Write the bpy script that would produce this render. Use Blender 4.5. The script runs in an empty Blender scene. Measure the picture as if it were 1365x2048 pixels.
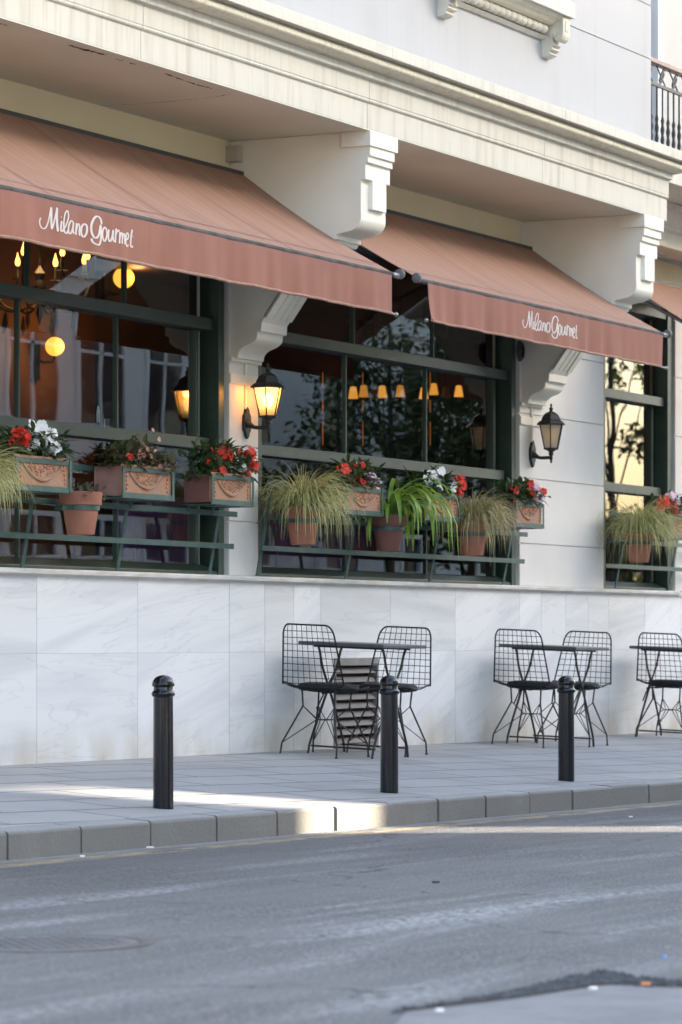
import bpy, bmesh, math, random
from mathutils import Vector, Matrix
# ---------------------------------------------------------------- camera
F, CX, HY, DW, ZC = 6500.0, 682.5, 1279.0, 10.16, 0.75
PH = math.atan(3393/6500.0); CP, SP = math.cos(PH), math.sin(PH)
cam = bpy.data.cameras.new("camera"); camo = bpy.data.objects.new("camera", cam)
bpy.context.scene.collection.objects.link(camo); bpy.context.scene.camera = camo
cam.sensor_fit = 'VERTICAL'; cam.sensor_height = 36; cam.sensor_width = 24; cam.lens = F/2048*36
cam.shift_y = (HY-1024)/2048; cam.clip_end = 2000; cam.clip_start = .1
camo.location = (0, -DW, ZC); camo.rotation_euler = (math.pi/2, 0, -(math.pi/2-PH))
cam.dof.use_dof = True; cam.dof.focus_distance = 17.5; cam.dof.aperture_fstop = 5.6
# ---------------------------------------------------------------- sky, sun, exposure
SUN_AZ, SUN_EL = math.atan2(-CP, SP), math.radians(17)
w = bpy.data.worlds.new("World"); bpy.context.scene.world = w; w.use_nodes = True
wn = w.node_tree.nodes; bg = wn['Background']; sk = wn.new('ShaderNodeTexSky'); sk.sky_type = 'NISHITA'
sk.sun_disc = False; sk.sun_elevation = SUN_EL; sk.sun_rotation = math.pi/2-SUN_AZ; sk.dust_density = 3.0
w.node_tree.links.new(sk.outputs[0], bg.inputs[0]); bg.inputs[1].default_value = .15
sun = bpy.data.lights.new("sun", 'SUN'); suno = bpy.data.objects.new("sun", sun)
bpy.context.scene.collection.objects.link(suno); sun.energy = 5.0; sun.angle = math.radians(.9); sun.color = (1, .87, .68)
sd = Vector((math.cos(SUN_AZ)*math.cos(SUN_EL), math.sin(SUN_AZ)*math.cos(SUN_EL), math.sin(SUN_EL)))
suno.rotation_euler = sd.to_track_quat('Z', 'Y').to_euler()
vs = bpy.context.scene.view_settings; vs.view_transform = 'Standard'; vs.look = 'None'; vs.gamma = 1; vs.exposure = 2.68
bpy.context.scene.cycles.diffuse_bounces = 8; bpy.context.scene.cycles.max_bounces = 14
# ---------------------------------------------------------------- helpers
R = random.Random(7)
C = bpy.context.scene.collection
def XY(x, Y, yy=None):            # photo column -> distance along the facade on the plane Y
    z = (DW+Y)/(SP-(x-CX)/F*CP)
    return z*(CP+(x-CX)/F*SP), z
def P(x, y, Y):                   # photo pixel -> point on the vertical plane Y
    X, z = XY(x, Y); return Vector((X, Y, ZC+(HY-y)*z/F))
def PX(x, y, Xc):                 # photo pixel -> point on the vertical plane X
    z = Xc/(CP+(x-CX)/F*SP); return Vector((Xc, -DW+z*(SP-(x-CX)/F*CP), ZC+(HY-y)*z/F))
KY = -2.5
def gw(X): return ZC-(.712+.0065*(X-15.3))
def gk(X): return ZC-(.818+.011*(X-11.55))
def pave(X, Y): return gw(X)+(gk(X)-gw(X))*(Y/KY)
def road(X, Y): return gk(X)-.12+.010*(KY-Y)
def PG(x, y, fn):
    lo, hi = 3., 60.
    for _ in range(50):
        z = (lo+hi)/2; p = Vector((z*(CP+(x-CX)/F*SP), -DW+z*(SP-(x-CX)/F*CP), ZC+(HY-y)*z/F))
        if p.z > fn(p.x, p.y): lo = z
        else: hi = z
    return p
def tag(o, label=None, cat=None, group=None, kind=None):
    if label: o['label'] = label
    if cat: o['category'] = cat
    if group: o['group'] = group
    if kind: o['kind'] = kind
    return o
def empty(name, loc=(0, 0, 0), rz=0, label=None, cat=None, group=None):
    o = bpy.data.objects.new(name, None); o.location = loc; o.rotation_euler = (0, 0, rz); C.objects.link(o)
    o.empty_display_size = .1
    return tag(o, label, cat, group)
class MB:
    def __init__(s, org=(0, 0, 0)): s.v = []; s.f = []; s.o = Vector(org)
    def add(s, vs_, fs):
        n = len(s.v); s.v += [Vector(a)-s.o for a in vs_]; s.f += [tuple(i+n for i in f) for f in fs]; return s
    def box(s, x0, x1, y0, y1, z0, z1, skew=0):
        v = [(x0, y0, z0), (x1, y0, z0+skew), (x1, y1, z0+skew), (x0, y1, z0), (x0, y0, z1), (x1, y0, z1+skew), (x1, y1, z1+skew), (x0, y1, z1)]
        return s.add(v, [(0, 3, 2, 1), (4, 5, 6, 7), (0, 1, 5, 4), (1, 2, 6, 5), (2, 3, 7, 6), (3, 0, 4, 7)])
    def prism(s, pts, x0, x1, axis='x'):   # pts (a,b) polygon extruded along the axis
        n = len(pts)
        mk = {'x': lambda t, a, b: (t, a, b), 'y': lambda t, a, b: (a, t, b), 'z': lambda t, a, b: (a, b, t)}[axis]
        v = [mk(x0, a, b) for a, b in pts]+[mk(x1, a, b) for a, b in pts]
        f = [tuple(range(n-1, -1, -1)), tuple(range(n, 2*n))]+[(i, (i+1) % n, n+(i+1) % n, n+i) for i in range(n)]
        return s.add(v, f)
    def tube(s, pts, r, n=8, cap=True, flat=1.0):
        pts = [Vector(p) for p in pts]; rings = []; rr = r if isinstance(r, (list, tuple)) else [r]*len(pts)
        up = None
        for i, p in enumerate(pts):
            d = (pts[min(i+1, len(pts)-1)]-pts[max(i-1, 0)])
            if d.length < 1e-9: d = Vector((0, 0, 1))
            d.normalize()
            if up is None: up = Vector((0, 0, 1)) if abs(d.z) < .9 else Vector((1, 0, 0))
            a = d.cross(up)
            if a.length < 1e-6: a = d.cross(Vector((0, 1, 0)))
            a.normalize(); b = a.cross(d).normalized(); up = b
            rings.append([p+(a*math.cos(t)*flat+b*math.sin(t))*rr[i] for t in [2*math.pi*k/n for k in range(n)]])
        v = [q for r_ in rings for q in r_]; f = []
        for i in range(len(pts)-1):
            for k in range(n): f.append((i*n+k, i*n+(k+1) % n, (i+1)*n+(k+1) % n, (i+1)*n+k))
        if cap: f += [tuple(range(n-1, -1, -1)), tuple((len(pts)-1)*n+k for k in range(n))]
        return s.add(v, f)
    def lathe(s, prof, c, n=24, ph=0):      # prof (radius, z)
        c = Vector(c); v = []; f = []
        for r, z in prof: v += [c+Vector((r*math.cos(ph+2*math.pi*k/n), r*math.sin(ph+2*math.pi*k/n), z)) for k in range(n)]
        for i in range(len(prof)-1):
            for k in range(n): f.append((i*n+k, i*n+(k+1) % n, (i+1)*n+(k+1) % n, (i+1)*n+k))
        f += [tuple(range(n-1, -1, -1)), tuple((len(prof)-1)*n+k for k in range(n))]
        return s.add(v, f)
    def build(s, name, m, parent=None, smooth=False, bevel=0, seg=2, label=None):
        me = bpy.data.meshes.new(name); me.from_pydata([tuple(a) for a in s.v], [], s.f); me.update()
        o = bpy.data.objects.new(name, me); C.objects.link(o)
        if m: me.materials.append(m)
        if parent: o.parent = parent
        else: o.location = s.o
        if smooth:
            me.polygons.foreach_set('use_smooth', [True]*len(me.polygons))
            try: me.set_sharp_from_angle(angle=math.radians(40))
            except Exception: pass
        if bevel:
            b = o.modifiers.new('b', 'BEVEL'); b.width = bevel; b.segments = seg; b.limit_method = 'ANGLE'; b.angle_limit = math.radians(50)
        if label: o['label'] = label
        return o
def copy_tree(o, parent=None):
    c = o.copy(); C.objects.link(c)
    if parent: c.parent = parent
    for ch in list(o.children): copy_tree(ch, c)
    return c
def crom(pts, n=6):               # smooth curve through points
    pts = [Vector(p) for p in pts]; out = []
    for i in range(len(pts)-1):
        a, b, c, d = pts[max(i-1, 0)], pts[i], pts[i+1], pts[min(i+2, len(pts)-1)]
        for k in range(n):
            t = k/n; out.append(.5*((2*b)+(c-a)*t+(2*a-5*b+4*c-d)*t*t+(3*b-a-3*c+d)*t**3))
    return out+[pts[-1]]
# ---------------------------------------------------------------- materials
def mat(name, c1, c2=None, sc=4, st=(1, 1, 1), rough=.6, metal=0, bump=0, bsc=60, bst=None, coat=0, island=0, spec=.5, det=4, lo=.35, hi=.65, rvar=0):
    m = bpy.data.materials.new(name); m.use_nodes = True; N = m.node_tree.nodes; L = m.node_tree.links
    b = N['Principled BSDF']; b.inputs['Roughness'].default_value = rough; b.inputs['Metallic'].default_value = metal
    b.inputs['Coat Weight'].default_value = coat; b.inputs['Specular IOR Level'].default_value = spec
    tc = N.new('ShaderNodeTexCoord')
    def noise(scale, stretch, detail=det):
        mp = N.new('ShaderNodeMapping'); mp.inputs['Scale'].default_value = stretch
        L.new(tc.outputs['Object'], mp.inputs[0]); n = N.new('ShaderNodeTexNoise'); n.inputs['Scale'].default_value = scale
        n.inputs['Detail'].default_value = detail; L.new(mp.outputs[0], n.inputs[0]); return n.outputs['Fac']
    col = None
    if c2:
        mr = N.new('ShaderNodeMapRange'); mr.inputs[1].default_value = lo; mr.inputs[2].default_value = hi
        L.new(noise(sc, st), mr.inputs[0]); mx = N.new('ShaderNodeMix'); mx.data_type = 'RGBA'
        mx.inputs[6].default_value = (*c1, 1); mx.inputs[7].default_value = (*c2, 1); L.new(mr.outputs[0], mx.inputs[0]); col = mx.outputs[2]
    else:
        rg = N.new('ShaderNodeRGB'); rg.outputs[0].default_value = (*c1, 1); col = rg.outputs[0]
    if island:
        g = N.new('ShaderNodeNewGeometry'); hs = N.new('ShaderNodeHueSaturation')
        mr = N.new('ShaderNodeMapRange'); mr.inputs[3].default_value = 1-island; mr.inputs[4].default_value = 1+island
        L.new(g.outputs['Random Per Island'], mr.inputs[0]); L.new(mr.outputs[0], hs.inputs['Value']); L.new(col, hs.inputs['Color']); col = hs.outputs[0]
    L.new(col, b.inputs['Base Color'])
    if rvar:
        mr = N.new('ShaderNodeMapRange'); mr.inputs[3].default_value = rough-rvar; mr.inputs[4].default_value = rough+rvar
        L.new(noise(sc*2.3, st), mr.inputs[0]); L.new(mr.outputs[0], b.inputs['Roughness'])
    if bump:
        bp = N.new('ShaderNodeBump'); bp.inputs['Strength'].default_value = bump; bp.inputs['Distance'].default_value = .01
        L.new(noise(bsc, bst or (1, 1, 1), 5), bp.inputs['Height']); L.new(bp.outputs[0], b.inputs['Normal'])
    return m
class G:                           # little node helper for the special materials
    def __init__(s, name):
        s.m = bpy.data.materials.new(name); s.m.use_nodes = True; s.N = s.m.node_tree.nodes; s.L = s.m.node_tree.links
        s.b = s.N['Principled BSDF']; s.tc = s.N.new('ShaderNodeTexCoord')
    def n(s, t, **kw):
        x = s.N.new('ShaderNode'+t)
        for k, v in kw.items(): setattr(x, k, v)
        return x
    def link(s, a, b): s.L.new(a, b)
    def coord(s, scale=(1, 1, 1), loc=(0, 0, 0), rot=(0, 0, 0)):
        mp = s.n('Mapping'); mp.inputs['Scale'].default_value = scale; mp.inputs['Location'].default_value = loc; mp.inputs['Rotation'].default_value = rot
        s.link(s.tc.outputs['Object'], mp.inputs[0]); return mp.outputs[0]
    def noise(s, scale, vec=None, det=4, lo=0, hi=1, dist=0, omin=0, omax=1):
        x = s.n('TexNoise'); x.inputs['Scale'].default_value = scale; x.inputs['Detail'].default_value = det; x.inputs['Distortion'].default_value = dist
        s.link(vec if vec is not None else s.tc.outputs['Object'], x.inputs[0]); return s.rng(x.outputs['Fac'], lo, hi, omin, omax)
    def rng(s, v, lo, hi, omin=0, omax=1):
        r = s.n('MapRange'); r.inputs[1].default_value = lo; r.inputs[2].default_value = hi; r.inputs[3].default_value = omin; r.inputs[4].default_value = omax
        s.link(v, r.inputs[0]); return r.outputs[0]
    def mix(s, f, a, b, mode='MIX'):
        x = s.n('Mix', data_type='RGBA', blend_type=mode)
        for i, q in ((0, f), (6, a), (7, b)):
            if isinstance(q, tuple): x.inputs[i].default_value = (*q, 1)
            elif isinstance(q, (int, float)): x.inputs[i].default_value = q
            else: s.link(q, x.inputs[i])
        return x.outputs[2]
    def math(s, op, a, b=0):
        x = s.n('Math', operation=op)
        for i, q in ((0, a), (1, b)):
            if isinstance(q, (int, float)): x.inputs[i].default_value = q
            else: s.link(q, x.inputs[i])
        return x.outputs[0]
    def sep(s, v):
        x = s.n('SeparateXYZ'); s.link(v, x.inputs[0]); return x.outputs
    def bump(s, h, strength=.3, dist=.01):
        x = s.n('Bump'); x.inputs['Strength'].default_value = strength; x.inputs['Distance'].default_value = dist
        s.link(h, x.inputs['Height']); s.link(x.outputs[0], s.b.inputs['Normal'])
def emis(name, c, st):
    m = bpy.data.materials.new(name); m.use_nodes = True; b = m.node_tree.nodes['Principled BSDF']
    b.inputs['Base Color'].default_value = (*c, 1); b.inputs['Emission Color'].default_value = (*c, 1); b.inputs['Emission Strength'].default_value = st
    return m
# marble: slabs differ (random per island), soft grey drifts and thin veins
g = G('white_marble'); geo = g.n('NewGeometry'); ri = geo.outputs['Random Per Island']
vr_ = g.n('VectorRotate', rotation_type='Y_AXIS'); g.link(g.tc.outputs['Object'], vr_.inputs['Vector']); g.link(g.rng(ri, 0, 1, -.1, .55), vr_.inputs['Angle'])
mp_ = g.n('Mapping'); mp_.inputs['Scale'].default_value = (.45, 1, 4.2); g.link(vr_.outputs[0], mp_.inputs[0])
off = g.n('VectorMath', operation='SCALE'); off.inputs[0].default_value = (13, 7, 5); g.link(ri, off.inputs['Scale'])
add = g.n('VectorMath', operation='ADD'); g.link(mp_.outputs[0], add.inputs[0]); g.link(off.outputs[0], add.inputs[1])
drift = g.noise(1.3, add.outputs[0], 7, .45, .72, .5); vein = g.noise(1.6, add.outputs[0], 8, .485, .515, .7)
vm = g.math('SUBTRACT', 1, g.math('ABSOLUTE', g.math('SUBTRACT', g.math('MULTIPLY', vein, 2), 1)))
c = g.mix(drift, (.72, .715, .715), (.57, .572, .595)); c = g.mix(g.math('MULTIPLY', vm, .22), c, (.33, .34, .38))
low = g.rng(g.sep(g.tc.outputs['Object'])[2], .30, .0); dirt = g.math('MULTIPLY', low, g.noise(3, g.coord((1, 1, .5)), 5, .35, .75))
c = g.mix(g.math('MULTIPLY', dirt, 1.0), c, (.42, .34, .23)); hs = g.n('HueSaturation'); g.link(c, hs.inputs['Color']); g.link(g.rng(ri, 0, 1, .90, 1.06), hs.inputs['Value'])
g.link(hs.outputs[0], g.b.inputs['Base Color']); g.b.inputs['Roughness'].default_value = .42; g.bump(g.noise(14), .06); MARBLE = g.m
# painted stone of the cornice: rain streaks running down
def streaky(name, base, stain, amt, sc=9, warm=None):
    g = G(name); v = g.noise(sc, g.coord((1, 1, .06)), 6, .5, .78); v2 = g.noise(sc*3.4, g.coord((1, 1, .09)), 5, .52, .8); big = g.noise(1.2, None, 3, .35, .65)
    c = g.mix(g.math('MULTIPLY', g.math('MULTIPLY', v, big), amt), base, stain); c = g.mix(g.math('MULTIPLY', v2, amt*.55), c, stain)
    g.link(c, g.b.inputs['Base Color']); g.b.inputs['Roughness'].default_value = .75; g.bump(g.noise(90, None, 5), .12, .004); return g.m
CORN = streaky('cornice_paint', (.60, .57, .49), (.36, .30, .22), .8)
CORN2 = streaky('crown_paint', (.72, .66, .52), (.36, .27, .16), .7, 22)
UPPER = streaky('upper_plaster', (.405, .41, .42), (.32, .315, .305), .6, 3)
WALLP = mat('wall_plaster', (.72, .69, .645), (.67, .64, .60), 2.5, rough=.8, bump=.1, bsc=120)
BAND = mat('lintel_plaster', (.82, .72, .48), (.77, .67, .45), 2, rough=.8, bump=.15, bsc=90)
BRK = mat('bracket_paint', (.80, .765, .67), (.75, .71, .61), 3, rough=.7, bump=.1, bsc=80)
SOF = mat('soffit_paint', (.70, .70, .59), (.65, .65, .54), 1.6, rough=.85, bump=.12, bsc=70)
SILL = mat('sill_stone', (.66, .64, .61), (.55, .50, .44), 6, st=(1, 1, 4), rough=.5, bump=.1)
CRACK = mat('dark_gap', (.03, .025, .02), rough=.9)
GREEN = mat('green_paint', (.024, .044, .032), (.034, .057, .042), 5, rough=.42, bump=.06, bsc=90)
GREEN2 = mat('rack_green_paint', (.028, .068, .058), (.045, .09, .076), 9, rough=.45, bump=.1, bsc=110)
IRON = mat('black_iron', (.010, .010, .011), (.02, .019, .018), 20, rough=.5, bump=.1, bsc=150)
BLACKP = mat('bollard_black', (.006, .007, .010), (.010, .010, .013), 30, rough=.16, coat=.25, spec=.3, bump=.05, bsc=60, rvar=.08)
WIRE = mat('chair_wire', (.008, .008, .009), rough=.5, spec=.3)
CUSH = mat('black_cushion', (.012, .012, .014), (.02, .02, .022), 30, rough=.85, bump=.3)
TTOP = mat('table_top', (.05, .05, .055), (.075, .075, .08), 12, rough=.35)
ALU = mat('grey_aluminium', (.33, .32, .31), (.24, .23, .22), 12, rough=.4, metal=.6)
TERRA = mat('terracotta', (.34, .135, .082), (.26, .10, .064), 9, rough=.8, bump=.2, bsc=70, lo=.3, hi=.7)
TERRAD = mat('dark_terracotta', (.17, .065, .05), (.125, .05, .04), 6, rough=.7, bump=.15)
TERRAO = mat('weathered_terracotta', (.36, .20, .165), (.26, .13, .11), 7, rough=.8, bump=.2)
TERRAR = mat('relief_terracotta', (.40, .175, .09), (.34, .215, .15), 11, rough=.85, bump=.4, bsc=45)
SOIL = mat('soil', (.03, .02, .014), (.05, .035, .025), 30, rough=.95, bump=.6)
def leafmat(name, c1, c2, island, rough=.35, tr=.25):
    m = mat(name, c1, c2, 14, rough=rough, island=island); N = m.node_tree.nodes; L = m.node_tree.links
    b = N['Principled BSDF']; t = N.new('ShaderNodeBsdfTranslucent'); t.inputs[0].default_value = (*[min(1, x*1.6) for x in c2], 1)
    mx = N.new('ShaderNodeMixShader'); mx.inputs[0].default_value = tr; L.new(b.outputs[0], mx.inputs[1]); L.new(t.outputs[0], mx.inputs[2]); L.new(mx.outputs[0], N['Material Output'].inputs[0]); return m
LEAF = leafmat('impatiens_leaf', (.028, .065, .026), (.055, .10, .035), .45)
LEAF2 = leafmat('impatiens_leaf_faded', (.05, .075, .035), (.11, .10, .05), .5)
GRASS = leafmat('grass_blade', (.26, .28, .10), (.48, .46, .22), .5, .5)
STRAP = leafmat('strap_leaf', (.10, .22, .05), (.28, .42, .06), .4, .4)
TREEL = leafmat('tree_leaf', (.035, .06, .02), (.07, .10, .03), .5, .5)
PURPL = leafmat('purple_leaf', (.09, .04, .08), (.10, .13, .05), .5, .5)
BARK = mat('bark', (.09, .07, .05), (.05, .04, .03), 20, rough=.9, bump=.6)
PETR = leafmat('red_petal', (.50, .010, .006), (.62, .035, .012), .25, .6, .2)
PETW = leafmat('white_petal', (.80, .80, .84), (.86, .86, .88), .08, .6, .2)
PETP = leafmat('pink_petal', (.78, .45, .60), (.86, .72, .80), .15, .6, .2)
BUD = leafmat('faded_bud', (.42, .14, .13), (.50, .32, .24), .3, .6, .1)
TEXTM = mat('letter_white', (.60, .54, .50), rough=.7)
WHITEP = mat('white_paper', (.8, .8, .8), rough=.8)
# awning cloth
def cloth(name, c1, c2, top):
    g = G(name); s_ = g.noise(30 if top else 9, g.coord((1, .05, .05)), 3, .3, .7); b_ = g.noise(2.0, None, 4, .3, .7)
    c = g.mix(s_, c1, c2); c = g.mix(g.math('MULTIPLY', b_, .25), c, tuple(x*.75 for x in c1))
    if not top:
        d = g.math('MULTIPLY', g.rng(g.sep(g.tc.outputs['Object'])[2], -.06, .0), g.noise(16, g.coord((1, 1, .3)), 4, .35, .7)); c = g.mix(g.math('MULTIPLY', d, .55), c, (.20, .13, .16))
    g.link(c, g.b.inputs['Base Color']); g.b.inputs['Roughness'].default_value = .85; g.bump(g.noise(300, None, 2), .1, .002)
    t = g.n('BsdfTranslucent'); g.link(c, t.inputs[0]); mx = g.n('MixShader'); mx.inputs[0].default_value = .04
    g.link(g.b.outputs[0], mx.inputs[1]); g.link(t.outputs[0], mx.inputs[2]); g.link(mx.outputs[0], g.N['Material Output'].inputs[0]); return g.m
CLOTH = cloth('awning_cloth', (.305, .166, .112), (.39, .228, .162), True)
VALC = cloth('valance_cloth', (.275, .112, .075), (.315, .135, .093), False)
# window glass: clear sheet that mirrors the street by its fresnel, a little wavy
g = G('window_glass'); g.N.remove(g.b); fr = g.n('Fresnel'); fr.inputs[0].default_value = 1.95
tr = g.n('BsdfTransparent'); tr.inputs[0].default_value = (.86, .88, .86, 1); gl = g.n('BsdfGlossy'); gl.inputs['Roughness'].default_value = .0
bp = g.n('Bump'); bp.inputs['Strength'].default_value = .14; bp.inputs['Distance'].default_value = .01; g.link(g.noise(.9, None, 2), bp.inputs['Height']); g.link(bp.outputs[0], gl.inputs['Normal'])
mx = g.n('MixShader'); g.link(fr.outputs[0], mx.inputs[0]); g.link(tr.outputs[0], mx.inputs[1]); g.link(gl.outputs[0], mx.inputs[2]); g.link(mx.outputs[0], g.N['Material Output'].inputs[0]); GLASS = g.m
# frosted lantern glass
g = G('lantern_glass'); g.N.remove(g.b); a = g.n('BsdfTranslucent'); a.inputs[0].default_value = (.5, .46, .38, 1); t = g.n('BsdfTransparent'); t.inputs[0].default_value = (.9, .88, .84, 1)
gl = g.n('BsdfDiffuse'); gl.inputs[0].default_value = (.42, .41, .38, 1); m1 = g.n('MixShader'); m1.inputs[0].default_value = .35; g.link(a.outputs[0], m1.inputs[1]); g.link(gl.outputs[0], m1.inputs[2])
m2 = g.n('MixShader'); m2.inputs[0].default_value = .45; g.link(m1.outputs[0], m2.inputs[1]); g.link(t.outputs[0], m2.inputs[2]); g.link(m2.outputs[0], g.N['Material Output'].inputs[0]); LGLASS = g.m
LGLASS_UNLIT = LGLASS.copy(); LGLASS_UNLIT.node_tree.nodes['Diffuse BSDF'].inputs[0].default_value = (.72, .70, .66, 1); LGLASS_UNLIT.node_tree.nodes['Translucent BSDF'].inputs[0].default_value = (.8, .78, .74, 1)  # same glass recoloured paler, its unlit look put into the colour
# paving slabs
g = G('paving_stone'); br = g.n('TexBrick'); br.inputs['Color1'].default_value = (.37, .365, .36, 1); br.inputs['Color2'].default_value = (.33, .325, .325, 1); br.inputs['Mortar'].default_value = (.05, .05, .055, 1)
br.inputs['Scale'].default_value = 1; br.inputs['Mortar Size'].default_value = .014; br.inputs['Brick Width'].default_value = .9; br.inputs['Row Height'].default_value = .42
g.link(g.coord((1, 1, 1), rot=(0, 0, .12)), br.inputs[0]); n1 = g.noise(2.2, None, 5, .3, .7); n2 = g.noise(60, None, 3, .3, .7)
c = g.mix(g.math('MULTIPLY', n1, .5), br.outputs[0], (.26, .26, .265)); c = g.mix(g.math('MULTIPLY', n2, .25), c, (.30, .31, .32))
st_ = g.math('MULTIPLY', g.noise(1.1, None, 6, .5, .68), .5); c = g.mix(st_, c, (.20, .195, .19)); gum = g.n('TexVoronoi'); gum.inputs['Scale'].default_value = 3.2; g.link(g.tc.outputs['Object'], gum.inputs[0]); c = g.mix(g.math('MULTIPLY', g.rng(gum.outputs['Distance'], .075, .06), .55), c, (.13, .13, .135))
g.link(c, g.b.inputs['Base Color']); g.b.inputs['Roughness'].default_value = .6
h = g.math('ADD', g.math('MULTIPLY', br.outputs['Fac'], -1.0), g.math('MULTIPLY', n1, .5)); g.bump(h, .4, .006); PAVE = g.m
# kerb granite
g = G('kerb_stone'); n1 = g.noise(140, None, 3, .3, .7); n2 = g.noise(4, g.coord((1, 1, .6)), 5, .35, .7); geo = g.n('NewGeometry')
c = g.mix(n1, (.15, .15, .148), (.27, .27, .262)); c = g.mix(g.math('MULTIPLY', n2, .6), c, (.13, .118, .10)); hs = g.n('HueSaturation'); g.link(c, hs.inputs['Color']); g.link(g.rng(geo.outputs['Random Per Island'], 0, 1, .88, 1.1), hs.inputs['Value'])
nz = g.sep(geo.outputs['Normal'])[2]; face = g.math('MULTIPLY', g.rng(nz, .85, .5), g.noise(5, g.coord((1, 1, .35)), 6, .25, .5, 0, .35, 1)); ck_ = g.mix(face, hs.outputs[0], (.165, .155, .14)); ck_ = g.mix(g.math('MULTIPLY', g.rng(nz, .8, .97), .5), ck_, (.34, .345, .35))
g.link(ck_, g.b.inputs['Base Color']); g.b.inputs['Roughness'].default_value = .8; g.bump(g.noise(50, None, 6), .6, .005); KERB = g.m
# asphalt with worn streaks, gutter dust and a faded yellow line
g = G('asphalt'); fine = g.noise(70, g.coord((.8, 1.3, 1)), 4, .40, .60); mid = g.noise(7, None, 6, .3, .7); big = g.noise(.8, None, 6, .38, .62)
c = g.mix(fine, (.04, .041, .045), (.225, .222, .222)); c = g.mix(g.math('MULTIPLY', mid, .55), c, (.10, .10, .104)); c = g.mix(g.math('MULTIPLY', big, .55), c, (.185, .185, .19))
tr_ = g.noise(1, g.coord((.7, 9, 1), rot=(0, 0, .06)), 6, .32, .68); c = g.mix(g.math('MULTIPLY', tr_, .25), c, (.065, .066, .07)); tr2 = g.noise(1, g.coord((.9, 14, 1), rot=(0, 0, .10)), 6, .5, .7); c = g.mix(g.math('MULTIPLY', tr2, .18), c, (.27, .27, .275))
wear = g.math('MULTIPLY', g.noise(1.1, g.coord((.3, 2.2, 1), rot=(0, 0, .25)), 7, .53, .68), g.noise(40, None, 4, .42, .58)); c = g.mix(g.math('MULTIPLY', wear, .8), c, (.42, .43, .44))
sp = g.n('TexVoronoi'); sp.inputs['Scale'].default_value = 34; g.link(g.tc.outputs['Object'], sp.inputs[0]); grit = g.rng(sp.outputs['Distance'], .16, .10)
c = g.mix(g.math('MULTIPLY', grit, g.noise(6, None, 3, .5, .62)), c, (.42, .42, .41))
yy = g.sep(g.tc.outputs['Object'])[1]; dst = g.math('SUBTRACT', KY, yy)
dk = g.math('MULTIPLY', g.rng(dst, 2.2, .5), .45); c = g.mix(dk, c, (.07, .07, .075)); wob = g.math('ADD', dst, g.math('MULTIPLY', g.noise(6, None, 5, .3, .7), -.10)); gut = g.rng(wob, .13, .02); c = g.mix(g.math('MULTIPLY', gut, g.noise(60, None, 4, .25, .6)), c, (.26, .255, .245))
yl = g.math('MULTIPLY', g.rng(g.math('ABSOLUTE', g.math('SUBTRACT', dst, .23)), .11, .03), g.noise(14, g.coord((.4, 1, 1)), 6, .35, .6)); c = g.mix(g.math('MULTIPLY', yl, .85), c, (.40, .31, .18))
g.link(c, g.b.inputs['Base Color']); g.b.inputs['Roughness'].default_value = .78
ck = g.n('TexVoronoi', feature='DISTANCE_TO_EDGE'); ck.inputs['Scale'].default_value = .55; wv_ = g.n('TexNoise'); wv_.inputs['Scale'].default_value = 2.5; wv_.inputs['Detail'].default_value = 8; g.link(g.tc.outputs['Object'], wv_.inputs[0]); va = g.n('VectorMath', operation='ADD'); g.link(g.tc.outputs['Object'], va.inputs[0]); vsx = g.n('VectorMath', operation='SCALE'); vsx.inputs['Scale'].default_value = .6; g.link(wv_.outputs['Color'], vsx.inputs[0]); g.link(vsx.outputs[0], va.inputs[1]); g.link(va.outputs[0], ck.inputs[0])
ckm = g.math('MULTIPLY', g.rng(ck.outputs['Distance'], .006, .001), g.noise(.8, None, 2, .48, .56)); c = g.mix(g.math('MULTIPLY', ckm, .8), c, (.03, .03, .032)); g.link(c, g.b.inputs['Base Color'])
g.bump(g.math('ADD', fine, g.math('MULTIPLY', mid, .6)), .8, .008); ASPH = g.m
CONC = mat('concrete', (.20, .20, .205), (.15, .15, .155), 7, rough=.85, bump=.5, bsc=50)
# ================================================================ ground
XA, XB = -60., 160.
def strip(name, fa, fb, m, y0, y1, nx=22, kind='structure'):
    b = MB(); n = []
    for i in range(nx+1):
        X = XA+(XB-XA)*i/nx; b.v += [Vector((X, y0, fa(X))), Vector((X, y1, fb(X)))]
    b.f = [(2*i, 2*i+1, 2*i+3, 2*i+2) for i in range(nx)]
    return tag(b.build(name, m), kind=kind)
FARY = -14.0
strip('pavement', lambda X: pave(X, KY+.151), lambda X: pave(X, .3), PAVE, KY+.151, .3)
strip('road', lambda X: road(X, FARY), lambda X: road(X, KY+.02), ASPH, FARY, KY+.02)
strip('far_pavement', lambda X: road(X, FARY)+.12, lambda X: road(X, FARY)+.12, PAVE, FARY-60, FARY)
g_ = MB(); g_.add([(-600, -600, -3.2), (900, -600, -3.2), (900, 600, -3.2), (-600, 600, -3.2)], [(0, 1, 2, 3)]); tag(g_.build('ground', CONC), kind='structure')
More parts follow.
